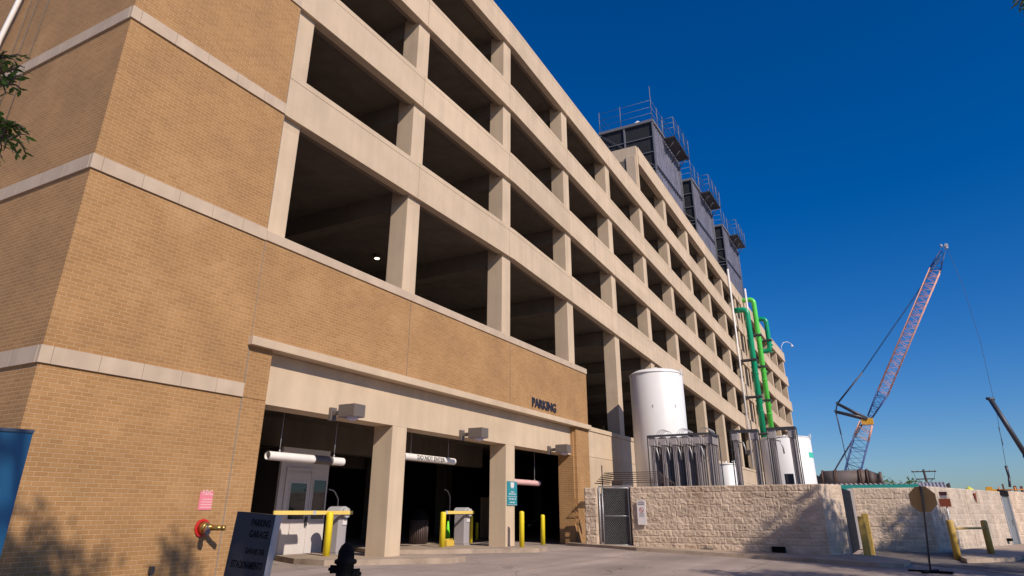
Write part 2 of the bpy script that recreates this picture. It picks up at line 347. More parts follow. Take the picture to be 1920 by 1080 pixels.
M['gold'] = mat('yellow_block_paint', (.62, .42, .06), .6, var=.08, vscale=8)
def glass(name, col=(.02, .03, .04)):
    m, n, b = newmat(name); b.inputs['Base Color'].default_value = (*col, 1); b.inputs['Roughness'].default_value = .04
    b.inputs['Specular IOR Level'].default_value = .9; return m
M['glass'] = glass('window_glass')
def emis(name, col, s):
    m, n, b = newmat(name); b.inputs['Emission Color'].default_value = (*col, 1); b.inputs['Emission Strength'].default_value = s; return m
M['lamp'] = emis('lit_lamp', (1, .85, .6), 5)
def leafmat(name, col):
    m, n, b = newmat(name); b.inputs['Roughness'].default_value = .5
    geo = n.nodes.new('ShaderNodeNewGeometry')
    mr = n.nodes.new('ShaderNodeMapRange'); mr.inputs[3].default_value = .55; mr.inputs[4].default_value = 1.5; L(n, geo.outputs['Random Per Island'], mr.inputs[0])
    vm = n.nodes.new('ShaderNodeVectorMath'); vm.operation = 'SCALE'; vm.inputs[0].default_value = col; L(n, mr.outputs[0], vm.inputs['Scale']); L(n, vm.outputs[0], b.inputs['Base Color'])
    tr = n.nodes.new('ShaderNodeBsdfTranslucent'); L(n, vm.outputs[0], tr.inputs[0])
    ms = n.nodes.new('ShaderNodeMixShader'); ms.inputs[0].default_value = .3; L(n, b.outputs[0], ms.inputs[1]); L(n, tr.outputs[0], ms.inputs[2])
    L(n, ms.outputs[0], n.nodes['Material Output'].inputs[0]); return m
M['leaf'] = leafmat('green_leaf', (.07, .15, .02))

# ------------------------------------------------------------------ ground
def ground_sheet(name, xs, ys, dz, m):
    b = MB(); nx, ny = len(xs), len(ys)
    vs = [(x, y, gz(y)+dz) for y in ys for x in xs]
    fs = [(j*nx+i, j*nx+i+1, (j+1)*nx+i+1, (j+1)*nx+i) for j in range(ny-1) for i in range(nx-1)]
    b.add(vs, fs); o = b.build(name, m); return tag(o, kind='structure')
ground_sheet('ground', [-900, -40, 0, 20, 40, 80, 200, 3000], [-2500, -60, -6, -3, 0, 3, 6, 9.3, 60, 2500], 0, M['ground'])
# asphalt street and side drive, a sheet just above the paving
def sheet(name, pts, dz, m):
    b = MB(); b.add([(p[0], p[1], gz(p[1])+dz) for p in pts], [tuple(range(len(pts)))]); return tag(b.build(name, m), kind='structure')
sheet('road', [(24.0, 0.2), (22.6, -1.6), (24.5, -4.2), (24.5, -5.99), (80, -5.99), (60, -5.0), (42.2, -3.9), (31.8, -0.7), (31.1, 1.9), (25.9, 1.9)], .004, M['asphalt'])

# raised concrete kerb strip along the stone wall
def raised(name, pts, h, m, kind='structure'):
    b = MB(); b.prism(pts, [gz(p[1])-.1 for p in pts], [gz(p[1])+h for p in pts]); o = b.build(name, m); return tag(o, kind=kind)
raised('pavement', [(24.9, 11.28), (24.6, 11.28), (23.05, 8.1), (22.85, 6.2), (22.65, 4.0), (22.4, 2.1), (22.15, 1.1), (22.5, .5), (24.2, .35), (25.9, 1.3), (25.9, 1.9), (24.9, 2.4)][::-1], .10, M['walk'])
raised('pavement', [(26.0, -1.1), (28.5, -2.55), (31.5, -3.2), (44, -6.6), (46, -5.2), (41.8, -4.2), (31.6, -1.0), (29.5, -.9)][::-1], .12, M['walk'])
# two islands at the entry
for k, pts in enumerate(([(12.9, 12.0), (13.2, 11.6), (15.0, 9.9), (15.75, 10.0), (16.0, 10.6), (15.6, 12.4), (15.3, 14.3), (13.6, 14.3), (12.95, 13.0)],
                         [(17.0, 13.3), (19.0, 11.4), (20.2, 10.2), (21.0, 10.3), (21.6, 10.9), (21.7, 12.4), (21.6, 16), (18.2, 16), (17.1, 14.3)])):
    raised('traffic_island', pts, .12, M['walk'])

# ------------------------------------------------------------------ the garage
G = empty('parking_garage', (9.36, 11.3, 0), 'long tan concrete parking garage with brick stair tower and open decks', 'parking garage')
FY = 11.3
def drop(x, k=0):
    return -.0525*(min(max(x, 20.7), 81.46)-20.7)
LOW = [9.82+3.19*k for k in range(5)]           # underside of each spandrel band at the level end
TH = 1.19
def band(k, x0, x1, name='spandrel_band'):
    cuts = sorted(set([x0, x1]+[c for c in (20.7, 67.2, 81.46) if x0 < c < x1]))
    b = MB()
    for a, c in zip(cuts[:-1], cuts[1:]):
        for (z0, z1, y0) in ((0, TH-.165, 0), (TH-.15, TH, .0)):
            g0 = .02 if (a == 67.2) else 0
            b.slope(a+g0, c, FY+y0, FY+.26, LOW[k]+z0+drop(a), LOW[k]+z0+drop(c), LOW[k]+z1+drop(a), LOW[k]+z1+drop(c))
        b.slope(a, c, FY+.03, FY+.24, LOW[k]+TH-.17+drop(a), LOW[k]+TH-.17+drop(c), LOW[k]+TH-.14+drop(a), LOW[k]+TH-.14+drop(c))
    o = b.build(name, M['band'], G)
    b = MB()
    for a, c in zip(cuts[:-1], cuts[1:]):
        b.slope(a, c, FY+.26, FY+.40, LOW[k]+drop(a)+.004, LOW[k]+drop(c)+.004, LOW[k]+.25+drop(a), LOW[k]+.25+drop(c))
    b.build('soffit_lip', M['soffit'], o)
    return o
for k in range(4): band(k, 9.36, 95.5)
band(4, 37.3, 95.5) if False else None
b = MB()
# the ramp band that rises above the first roof and becomes the roof edge at the far end
cuts = [37.3, 67.2, 81.46, 95.5]
for a, c in zip(cuts[:-1], cuts[1:]):
    for z0, z1 in ((0, TH-.165), (TH-.15, TH)):
        b.slope(a+(.02 if a == 67.2 else 0), c, FY, FY+.26, LOW[4]+z0+drop(a), LOW[4]+z0+drop(c), LOW[4]+z1+drop(a), LOW[4]+z1+drop(c))
    b.slope(a, c, FY+.03, FY+.24, LOW[4]+TH-.17+drop(a), LOW[4]+TH-.17+drop(c), LOW[4]+TH-.14+drop(a), LOW[4]+TH-.14+drop(c))
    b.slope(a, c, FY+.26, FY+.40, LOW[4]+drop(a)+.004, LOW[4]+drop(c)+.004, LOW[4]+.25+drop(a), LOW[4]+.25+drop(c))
b.build('spandrel_band', M['band'], G)
# return wall of the upper ramp, facing left
b = MB(); zt = LOW[4]+TH+drop(37.3)
b.box(37.02, 37.28, FY+.05, FY+1.9, LOW[3]+drop(37.3)+TH-.1, zt-.02); b.box(37.05, 37.28, FY+1.93, FY+12, LOW[3]+drop(37.3)+TH-.1, zt-.05)
b.box(36.98, 37.28, FY+1.95, FY+12, zt-.05, zt+.06)
b.build('end_wall', M['conc'], G)
# decks
for k in range(5):
    x0 = 37.3 if k == 4 else 9.6
    cuts = [c for c in (x0, 20.7, 81.46, 95.2) if c >= x0]
    b = MB()
    for a, c in zip(cuts[:-1], cuts[1:]):
        z = LOW[k]+.26
        b.slope(a, c, FY+.27, 32, z+drop(a), z+drop(c), z+.2+drop(a), z+.2+drop(c))
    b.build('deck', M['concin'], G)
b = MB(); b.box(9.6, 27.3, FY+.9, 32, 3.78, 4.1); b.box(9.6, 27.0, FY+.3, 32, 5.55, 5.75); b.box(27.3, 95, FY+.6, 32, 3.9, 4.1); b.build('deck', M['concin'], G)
# columns
XR = [14.93+5.65*i+(.7 if i >= 10 else 0) for i in range(15)]
colproto = None
ibeam = None
for i, xr in enumerate([9.98]+XR+[67.6]):
    x0, x1 = xr-.6, xr
    top = (LOW[3]+drop(xr) if xr < 37.2 else LOW[4]+drop(xr))+.5
    bot = 4.42 if xr > 27 else (6.75)
    b = MB(); b.box(x0, x1, FY+.12, FY+.74, bot, top, bev=.018)
    b.build('column', M['conc'], G)
    for k in range(5):
        if k == 4 and xr < 37.3: continue
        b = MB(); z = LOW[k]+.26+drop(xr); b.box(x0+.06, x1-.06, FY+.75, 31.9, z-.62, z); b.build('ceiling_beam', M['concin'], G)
# inner rows of columns
for i, xr in enumerate([14.93+5.65*j for j in range(0, 15, 1)]):
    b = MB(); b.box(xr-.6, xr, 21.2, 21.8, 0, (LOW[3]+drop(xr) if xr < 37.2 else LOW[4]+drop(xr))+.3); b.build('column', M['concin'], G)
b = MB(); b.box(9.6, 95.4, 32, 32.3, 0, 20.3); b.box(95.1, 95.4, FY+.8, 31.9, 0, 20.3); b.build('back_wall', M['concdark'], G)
# lower concrete wall behind the tanks
b = MB(); b.box(27.13, 95.5, FY+.04, FY+.35, -.1, 3.23); b.box(27.13, 95.5, FY+.06, FY+.35, 3.23, 3.25); b.box(27.13, 95.5, FY+.04, FY+.35, 3.25, 4.26)
b.box(27.13, 95.5, FY+.06, FY+.35, 4.26, 4.28); b.box(27.13, 95.5, FY+.0, FY+.37, 4.28, 4.45)
b.build('lower_wall', M['conc'], G)
# brick panel with coping, ledge, entry beam and piers
pn = MB(); pn.box(9.365, 27.1, FY, FY+.3, 4.47, 6.61); pn = pn.build('brick_panel', M['brick'], G)
b = MB(); b.box(9.365, 27.13, FY-.035, FY+.34, 6.61, 6.83, bev=.012); b.build('coping', M['stone'], pn)
b = MB(); b.box(9.30, 27.13, FY-.14, FY+.3, 4.29, 4.47, bev=.012); b.build('ledge', M['conc'], pn)
for x in (14.6, 20.35):
    b = MB(); b.box(x, x+.018, FY-.003, FY+.01, 4.48, 6.60); b.build('control_joint', M['joint'], pn)
b = MB(); add_text(b, 'PARKING', (21.97, FY-.02, 4.62), (1, 0, 0), (0, 0, 1), (0, -1, 0), .33, width=1.98, bold=.022, depth=.03)
b.build('lettering', mat('black_letters', (.012, .012, .03), .4), pn)
pr_ = MB(); pr_.box(9.372, 9.97, FY, FY+.75, 0, 3.24); pr_.box(9.372, 9.97, FY+.012, FY+.75, 3.24, 3.255); pr_.box(9.372, 9.97, FY, FY+.75, 3.255, 4.29); pr_.build('brick_pier', M['brick'], G)
pr_ = MB(); pr_.box(25.80, 27.1, FY, FY+.75, -.05, 4.29); pr_.box(25.68, 25.80, FY+.1, FY+.75, -.05, 4.28); pr_.build('brick_pier', M['brick'], G)
b = MB(); b.box(9.975, 25.68, FY+.2, FY+.82, 3.22, 4.28); b.build('entry_beam', M['conc'], G)
for xr in (15.03, 21.05):
    b = MB(); b.box(xr-.6, xr, FY+.2, FY+.82, 0, 3.218, bev=.01); b.build('entry_column', M['conc'], G)
# deep beams inside the entry
for y in (16.5, 22):
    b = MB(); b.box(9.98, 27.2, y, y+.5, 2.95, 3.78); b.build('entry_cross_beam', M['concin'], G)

# ------------------------------------------------------------------ brick stair tower (part of the garage)
TX0, TX1, TY1, TZ = 5.5, 9.355, 26, 26
tw = MB(); tw.box(TX0, TX1, FY, TY1, -.1, TZ); tw = tw.build('stair_tower', M['brick'], G)
for zb in (3.25, 6.60, 9.81, 12.97, 16.1):
    b = MB(); h = .27; p = .035; x = TX0-p
    segs = [TX0-p, TX0+.16]
    while segs[-1]+.76 < TX1: segs.append(segs[-1]+.76)
    segs.append(TX1)
    for a, c in zip(segs[:-1], segs[1:]): b.box(a+.004, c-.004, FY-p, FY+.04, zb, zb+h)
    y = FY+.04
    ys = [FY+.045]
    while ys[-1]+.76 < TY1: ys.append(ys[-1]+.76)
    for a, c in zip(ys[:-1], ys[1:]): b.box(TX0-p, TX0+.02, a+.004, c-.004, zb, zb+h)
    b.build('stone_band', M['stone'], tw)
b = MB(); b.box(TX1, 9.372, FY-.004, FY+.02, 0, 4.29); b.box(TX1, 9.365, FY-.004, FY+.02, 4.29, 20.6); b.build('control_joint', mat('grey_joint_filler', (.20, .20, .19), .7), tw)

# ------------------------------------------------------------------ conduits on the tower's left face
o = MB().tube([(5.36, 16.52, 9.9), (5.36, 16.40, 11.2), (5.36, 16.05, 12.4), (5.36, 15.9, 16)], .055, 8).build('white_downpipe', M['whitepipe'])
tag(o, 'white downpipe high on the left side of the brick tower', 'pipe')
for y, lab in ((14.95, 'thin dark cable on the tower side, nearest the brick corner'), (15.5, 'thin dark cable on the tower side, between two others'), (15.85, 'thin dark cable on the tower side, next to the white downpipe')):
    o = MB().tube([(5.47, y+.12, 7.5), (5.47, y, 10.5), (5.47, y-.3, 17)], .009, 6).build('wall_cable', M['joint']); tag(o, lab, 'cable', 'cables on the tower side')

# ------------------------------------------------------------------ wall lights over the entry
def wall_light(px, py, first=None):
    p = at(px, py, 1, FY-.35)
    t = empty('wall_light', (p.x, FY+.2, p.z), '', 'wall light', 'box lights over the garage entry')
    x, z = p.x, p.z
    b = MB(); b.box(x-.19, x+.19, FY-.66, FY-.18, z-.13, z+.15, bev=.012); b.build('housing', M['fix'], t)
    b = MB(); b.box(x-.17, x+.17, FY-.64, FY-.20, z-.138, z-.128)
    prof = [(.001, -.225), (.07, -.215), (.13, -.18), (.155, -.138)]
    b.lathe((x, FY-.45, z), prof, 16); b.build('lens', M['lens'], t)
    b = MB(); b.box(x-.05, x+.05, FY-.18, FY+.12, z-.06, z+.04); b.box(x-.09, x+.09, FY+.12, FY+.198, z-.17, z+.12); b.build('bracket', M['fix'], t)
    return t
l1 = wall_light(655, 772)
l1['label'] = 'bronze box light nearest the brick tower, over the first entry bay'
for px, py, lab in ((893, 813, 'bronze box light over the middle entry bay'), (1053, 842, 'bronze box light over the last entry bay, below the PARKING lettering')):
    p = at(px, py, 1, FY-.35); c = copy_tree(l1); c.location = (p.x, FY+.2, p.z); c['label'] = lab

# ceiling lamps that are lit
def lamp(px, py, zc, lab):
    p = at(px, py, 2, zc-.14)
    t = empty('ceiling_lamp', p, lab, 'ceiling lamp', 'lit ceiling lamps inside the garage')
    b = MB(); b.lathe(p, [(.001, -.04), (.08, -.03), (.10, 0)], 16); b.build('lamp_lens', M['lamp'], t)
    b = MB(); b.lathe(p, [(.13, -.01), (.14, .06), (.1, .14)], 16); b.build('lamp_housing', M['fix'], t)
lamp(707, 484, LOW[0]+.26, 'lit lamp under the deck in the first bay above the brick panel')
lamp(987, 633, LOW[0]+.26, 'lit lamp under the deck in the third bay above the brick panel')
lamp(500, 799, 3.78, 'lit lamp on the entry ceiling beside the brick tower')

# ------------------------------------------------------------------ clearance bars
def clear_bar(x0, x1, z, r, m, name, lab, sleeve=None, txt=None):
    y = 12.2
    t = empty(name, (x0, y, z), lab, 'clearance bar', 'clearance bars hung at the entry')
    b = MB(); n = 28
    for (ra, rb, cap) in ((r, r, False),):
        b.tube([(x0, y, z), (x1, y, z)], r, n, cap=False)
    b.tube([(x1, y, z), (x0, y, z)], r-.012, n, cap=False)
    b.tube([(x1-.002, y, z), (x1, y, z)], r-.002, n)
    b.build('pipe', m, t)
    for xx in (x0+.33, x1-.32):
        b = MB(); b.tube([(xx, y, z+r), (xx, y, z+r+.2), (xx+.01, y, 3.75)], .008, 6); b.tube([(xx, y, z+r-.01), (xx, y, z+r+.05)], .02, 8); b.build('hanger', M['steel'], t)
    if sleeve:
        b = MB(); b.tube([(sleeve[0], y, z), (sleeve[1], y, z)], r+.006, n, cap=False); b.build('sleeve', M['greytape'], t)
    if txt:
        vs, fs = text_mesh(txt, .115, .012, .5, width=1.38); mb = MB(); xs = x0+txt_off
        bm = bmesh.new(); bv = [bm.verts.new(v) for v in vs]
        for f in fs:
            try: bm.faces.new([bv[i] for i in f])
            except ValueError: pass
        for kz in range(1, 12):
            bmesh.ops.bisect_plane(bm, geom=bm.verts[:]+bm.edges[:]+bm.faces[:], plane_co=(0, kz*.0108, 0), plane_no=(0, 1, 0))
        bm.verts.index_update(); vs = [v.co[:] for v in bm.verts]; fs = [[v.index for v in f.verts] for f in bm.faces]; bm.free()
        out = []
        for v in vs:
            zz = v[1]-.05; a = zz/(r+.0); yy = (r+.005 if v[2] > 0 else r-.004)
            out.append((xs+v[0], y-math.cos(a)*yy, z+math.sin(a)*yy))
        mb.add(out, fs); mb.build('lettering', M['black'], t)
txt_off = .55
clear_bar(11.02, 13.42, 2.28, .094, M['whitepipe'], 'clearance_bar', 'white pipe with a grey band hung on rods in the first entry bay', sleeve=(12.4, 13.0))
clear_bar(15.85, 18.4, 2.57, .094, M['whitepipe'], 'clearance_bar', 'white pipe lettered DO NOT ENTER hung in the middle entry bay', txt='DO NOT ENTER')
clear_bar(21.5, 24.2, 2.12, .094, M['pinkpipe'], 'clearance_bar', 'faded pink pipe hung in the last entry bay behind the teal sign')

# ------------------------------------------------------------------ booth
bt = empty('attendant_booth', (13.6, 14.5, 0), 'off white attendant booth with glazed door inside the first entry bay', 'booth')
b = MB(); b.box(13.62, 15.42, 14.5, 14.58, 0, 2.75); b.build('wall', M['booth'], bt)
b = MB(); b.box(13.66, 15.40, 14.585, 16.4, 0, 2.75); b.build('side_wall', mat('shade_dark_booth_side', (.03, .024, .02), .7), bt)  # near-black colour paints in the shade on the booth's side
d = MB(); d.box(13.86, 14.72, 14.47, 14.498, .05, 2.12)
dr = d.build('door', M['booth'], bt)
b = MB(); b.box(13.80, 13.855, 14.455, 14.498, 0, 2.18); b.box(14.725, 14.78, 14.455, 14.498, 0, 2.18); b.box(13.80, 14.78, 14.455, 14.498, 2.18, 2.24); b.build('door_frame', M['booth'], bt)
b = MB(); b.box(14.0, 14.58, 14.463, 14.4695, .95, 1.85); b.build('glass_pane', M['glass'], dr)
b = MB()
for (x0, x1, z0, z1) in ((13.96, 14.0, .91, 1.89), (14.58, 14.62, .91, 1.89), (14.0, 14.58, .91, .95), (14.0, 14.58, 1.85, 1.89)): b.box(x0, x1, 14.455, 14.4695, z0, z1)
b.build('pane_frame', M['booth'], dr)
b = MB(); b.box(14.63, 14.68, 14.40, 14.47, .78, 1.02); b.build('handle', M['dsteel'], dr)
w = MB(); w.box(14.86, 15.34, 14.487, 14.499, .95, 1.95); wi = w.build('window', M['glass'], bt)
b = MB()
for (x0, x1, z0, z1) in ((14.82, 14.86, .91, 1.99), (15.34, 15.38, .91, 1.99), (14.86, 15.34, .91, .95), (14.86, 15.34, 1.95, 1.99)): b.box(x0, x1, 14.475, 14.499, z0, z1)
b.build('frame', M['booth'], wi)

# ------------------------------------------------------------------ barrier gates
def gate(x, y, z, arm_x, lab, arm_tip, mk):
    t = empty('barrier_gate', (x, y, z), lab, 'barrier gate', 'barrier gates on the entry islands')
    b = MB(); b.box(x-.17, x+.17, y-.2, y+.2, z+.03, z+.98, bev=.02); b.box(x-.19, x+.19, y-.22, y+.22, z, z+.03); b.build('cabinet', M['grey'], t)
    b = MB(); n = 20
    for (w_, r_) in ((.2, .20),):
        pts = []
        for i in range(n+1):
            a = math.pi*i/n; pts.append((r_*math.cos(a), r_*math.sin(a)*.85))
        vs = [(x+p[0], y-.22, z+.98+p[1]) for p in pts]+[(x+p[0], y+.22, z+.98+p[1]) for p in pts]
        m_ = len(pts); fs = [tuple(range(m_)), tuple(range(m_, 2*m_))[::-1]]+[(i, m_+i, m_+(i+1) % m_, (i+1) % m_) for i in range(m_)]
        b.add(vs, [f[::-1] for f in fs])
    b.build('hood', M['lgrey'], t)
    b = MB(); b.tube([(x+.02, y-.22, z+.99), (x+.02, y-.32, z+.99)], .12, 20); b.build('arm_hub', M['lgrey'], t)
    b = MB(); b.box(x-.02, x+.13, y-.225, y-.203, z+.70, z+.84); b.build('card_plate', M['signwhite'], t)
    ar = MB(); ar.box(arm_x, x+.18, y-.36, y-.325, z+.95, z+1.04); ar = ar.build('barrier_arm', M['armyel'], t)
    b = MB(); b.box(mk-.11, mk, y-.364, y-.321, z+.946, z+1.044); b.build('arm_joint', M['lgrey'], ar)
    return t
gate(14.80, 13.45, .12, 12.25, 'grey barrier gate with long yellow arm in the first entry bay', 0, 13.62)
gate(20.75, 13.35, .12, 19.22, 'grey barrier gate with short yellow arm in the middle entry bay', 0, 19.33)
# bollards
def bollard(x, y, z0, h, r, lab, m='yellow', grp='yellow bollards at the garage entry', ring=False):
    prof = [(r, 0), (r, h-r*.6), (r*.92, h-r*.3), (r*.6, h-r*.08), (.001, h)]
    b = MB(); b.lathe((x, y, z0), prof, 20)
    o = b.build('bollard', M[m]); tag(o, lab, 'bollard', grp); return o
def bol_px(px, base_off, px_top, x_hint, h, lab, r=.085, **kw):
    pass
bollard(14.02, 13.0, .12, 1.02, .09, 'yellow bollard standing in front of the attendant booth')
bollard(19.18, 13.05, .12, 1.02, .09, 'yellow bollard under the tip of the short barrier arm')
p1 = at(978.5, 1026, 2, .12)
bollard(p1.x, p1.y, .12, 1.04, .078, 'yellow bollard right of the column with the teal sign')
p2 = at(1018.5, 1026, 2, 0.0)
bollard(p2.x+1.6, p2.y+.8, 0, 1.04, .082, 'yellow bollard by itself in the last entry bay')
for px, x_y, h, lab in ((883, 15.4, 1.0, 'shaded yellow bollard behind the second barrier gate'), (894, 16.8, .7, 'short yellow bollard at the foot of the tan door panel')):
    p = at(px, 1000, 1, x_y); bollard(p.x, p.y, .0, h, .07, lab)
# card reader goosenecks
for px, y, lab in ((632, 14.0, 'thin grey gooseneck reader post behind the first barrier gate'), (843, 14.6, 'thin grey gooseneck reader post left of the second barrier gate')):
    p = at(px, 960, 1, y); zt = at(px, 918, 1, y).z
    b = MB(); pts = [(p.x, y, 0), (p.x, y, zt-.25)]+[(p.x-.22*math.sin(a)*.5-.1*(a/1.5), y, zt-.25+.22*math.sin(a)) for a in (.4, .8, 1.2, 1.5)]+[(p.x-.4, y, zt)]
    b.tube(pts, .018, 8); o = b.build('reader_post', M['steel']); tag(o, lab, 'reader post', 'gooseneck reader posts')
# cone and blocks by the second gate
p = at(839, 1012, 1, 14.3)
c = empty('traffic_cone', (p.x, 14.3, .12), 'lime green traffic cone on the second island behind yellow blocks', 'traffic cone')
b = MB(); b.lathe((p.x, 14.3, .16), [(.11, 0), (.03, .66), (.001, .68)], 16); b.build('cone_body', M['cone'], c)
b = MB(); b.box(p.x-.17, p.x+.17, 14.13, 14.47, .12, .16); b.build('cone_base', M['cone'], c)
for (px, y, z, lab) in ((834, 13.7, .12, 'yellow painted block under the lime cone, left of the pair'), (848, 13.7, .12, 'yellow painted block touching the gate cabinet side'), (841, 13.3, .12, 'yellow painted block lying in front of two others')):
    p = at(px, 1020, 1, y); b = MB(); b.box(p.x-.17, p.x+.17, y-.1, y+.1, z, z+.19, bev=.015)
    if y < 13.5: b = MB(); b.box(p.x-.24, p.x+.18, y-.1, y+.1, z, z+.17, bev=.015)
    o = b.build('painted_block', M['gold']); tag(o, lab, 'block', 'yellow blocks on the second island')
# litter bin
p = at(785, 1000, 1, 15.0)
bn = empty('litter_bin', (p.x, 15, 0), 'dark ribbed litter bin with a domed lid in the shade of the middle bay', 'litter bin')
b = MB(); b.lathe((p.x, 15, .12), [(.27, 0), (.29, .75), (.27, .75)], 28)
for k in range(28):
    a = 2*math.pi*k/28; b.tube([(p.x+.30*math.cos(a), 15+.30*math.sin(a), .14), (p.x+.31*math.cos(a), 15+.31*math.sin(a), .86)], .014, 5)
b.build('slatted_body', mat('brown_slats', (.09, .06, .055), .6), bn)
b = MB(); b.lathe((p.x, 15, .88), [(.33, 0), (.32, .1), (.2, .28), (.001, .32)], 24); b.build('lid', M['black'], bn)
# tan door panel in the depth
p = at(910, 985, 1, 17.5); b = MB(); b.box(p.x-.3, p.x+.45, 17.5, 17.6, 0, 1.75); b.box(p.x+.47, p.x+.55, 17.45, 17.6, 0, 1.8)
tag(b.build('door_panel', mat('dull_tan_door', (.35, .24, .15), .6)), 'dull tan upright panel in the dark of the middle bay', 'panel')
# a dark saloon parked deep inside the last bay
def car(x, y, z, lab):
    t = empty('parked_car', (x, y, z), lab, 'car', None)
    prof = [(-2.2, .25), (-2.25, .55), (-2.1, .75), (-1.2, .88), (-.6, 1.32), (.7, 1.36), (1.5, .95), (2.15, .88), (2.25, .5), (2.2, .25)]
    b = MB(); n = len(prof)
    vs = [(x+w_*s_, y+px_, z+pz) for s_, wset in ((-1, 0), (1, 0)) for px_, pz in prof for w_ in (.86 if pz < .9 else .66,)]
    b.add(vs, [tuple(range(n)), tuple(range(n, 2*n))[::-1]]+[(i, n+i, n+(i+1) % n, (i+1) % n) for i in range(n)])
    b.build('body', mat('dark_car_paint', (.05, .05, .055), .25), t)
    b = MB(); b.add([(x-.6, y-1.17, z+.9), (x+.6, y-1.17, z+.9), (x+.52, y-.66, z+1.29), (x-.52, y-.66, z+1.29)], [(0, 1, 2, 3)]); b.build('windscreen', M['glass'], t)
    for sx in (-.78, .78):
        for yy in (-1.4, 1.4):
            b = MB(); b.tube([(x+sx-.1, y+yy, z+.32), (x+sx+.1, y+yy, z+.32)], .32, 20); b.build('wheel', M['black'], t)
        b = MB(); b.box(x+sx*.8-.14, x+sx*.8+.14, y-2.27, y-2.2, z+.55, z+.68); b.build('headlight', M['signwhite'], t)
    b = MB(); b.box(x-.2, x+.2, y-2.28, y-2.24, z+.35, z+.48); b.build('number_plate', M['signwhite'], t)
p = at(1003, 1000, 1, 19); car(p.x, 21.6, 0, 'dark saloon car parked deep in the shade of the last entry bay')

# ------------------------------------------------------------------ teal sign on the second entry column
t = empty('column_sign', (20.55, FY+.19, 1.3), 'teal rectangular sign with white emblem on the second entry column', 'sign')
q0 = at(951, 902, 1, FY+.18); q1 = at(969, 948, 1, FY+.18)
x0, x1, z1, z0 = q0.x, q1.x+.0, q0.z, q1.z-.0
b = MB(); b.box(x0, x1, FY+.17, FY+.195, z0, z1, bev=.004); b.build('sign_plate', M['teal'], t)
b = MB(); W_ = x1-x0; H_ = z1-z0; xm = (x0+x1)/2; yf = FY+.165
def bar(mb, cx, cz, w_, h_): mb.box(cx-w_/2, cx+w_/2, yf, yf+.004, cz-h_/2, cz+h_/2)
b.box(x0+.012, x1-.012, yf, yf+.004, z0+.02, z0+.028); b.box(x0+.012, x1-.012, yf, yf+.004, z0+H_*.36, z0+H_*.375)
bar(b, xm, z0+H_*.86, W_*.34, H_*.2); bar(b, xm, z0+H_*.735, W_*.22, H_*.035)
for cx, cz, w_ in ((-.08, .56, .14), (.09, .56, .14), (-.24, .475, .2), (0, .475, .18), (.24, .475, .2), (-.24, .27, .2), (.03, .27, .22), (.3, .27, .14), (-.15, .13, .2), (.12, .13, .22)):
    bar(b, xm+cx*W_, z0+cz*H_, w_*W_, H_*.035)
b.build('sign_lettering', M['signwhite'], t)

# ------------------------------------------------------------------ fire department connection and its sign
t = empty('fire_connection', (8.95, FY, .87), 'red and brass fire hose connection on the tan brick tower', 'fire connection')
cx, cz = at(378, 990, 1, FY).x, at(378, 990, 1, FY).z
b = MB(); b.tube([(cx, FY-.03, cz), (cx, FY-.001, cz)], .15, 32); b.build('red_plate', M['red'], t)
b = MB(); b.tube([(cx, FY-.16, cz), (cx, FY-.03, cz)], [.085, .115], 24)
for s_ in (1,):
    b.tube([(cx+.02, FY-.13, cz+.01), (cx+.10, FY-.30, cz+.0), (cx+.15, FY-.36, cz)], [.05, .045, .042], 16)
    b.tube([(cx-.03, FY-.13, cz-.02), (cx-.10, FY-.28, cz-.05)], [.05, .045], 16)
b.build('brass_body', M['brass'], t)
b = MB(); b.tube([(cx-.09, FY-.26, cz-.045), (cx-.125, FY-.33, cz-.06)], [.056, .05], 16); b.tube([(cx, FY-.20, cz), (cx, FY-.155, cz)], .05, 16); b.build('cap', M['chrome'], t)
b = MB(); b.tube([(cx+.145, FY-.355, cz), (cx+.185, FY-.405, cz)], [.05, .044], 16); b.build('cap', M['brass'], t)
t = empty('wall_sign', (8.9, FY, 1.35), 'faded pink sign reading FDC on the brick above the fire hose connection', 'sign')
A = at(370, 956, 1, FY); B = at(400, 922, 1, FY)
b = MB(); b.box(A.x, B.x, FY-.012, FY-.002, A.z, B.z); b.build('sign_plate', M['pink'], t)
b = MB(); add_text(b, 'F.D.C.', (A.x+.05, FY-.014, A.z+.25), (1, 0, 0), (0, 0, 1), (0, -1, 0), .09, width=.22, bold=.03, depth=.002)
for i, (u0, u1) in enumerate(((.06, .27), (.04, .28), (.04, .28), (.04, .28))): b.box(A.x+u0, A.x+u1, FY-.016, FY-.012, A.z+.17-.045*i, A.z+.185-.045*i)
b.build('sign_lettering', mat('faded_lettering', (.8, .5, .5), .5), t)
# small dark valve at the foot of the tower
p = at(289, 1066, 1, FY-.1); b = MB(); b.box(p.x-.03, p.x+.03, FY-.08, FY-.001, p.z-.08, p.z+.03); b.tube([(p.x, FY-.05, p.z-.05), (p.x, FY-.05, -.1)], .02, 8)
tag(b.build('hose_tap', M['dsteel']), 'small dark tap low on the tan brick tower', 'tap')

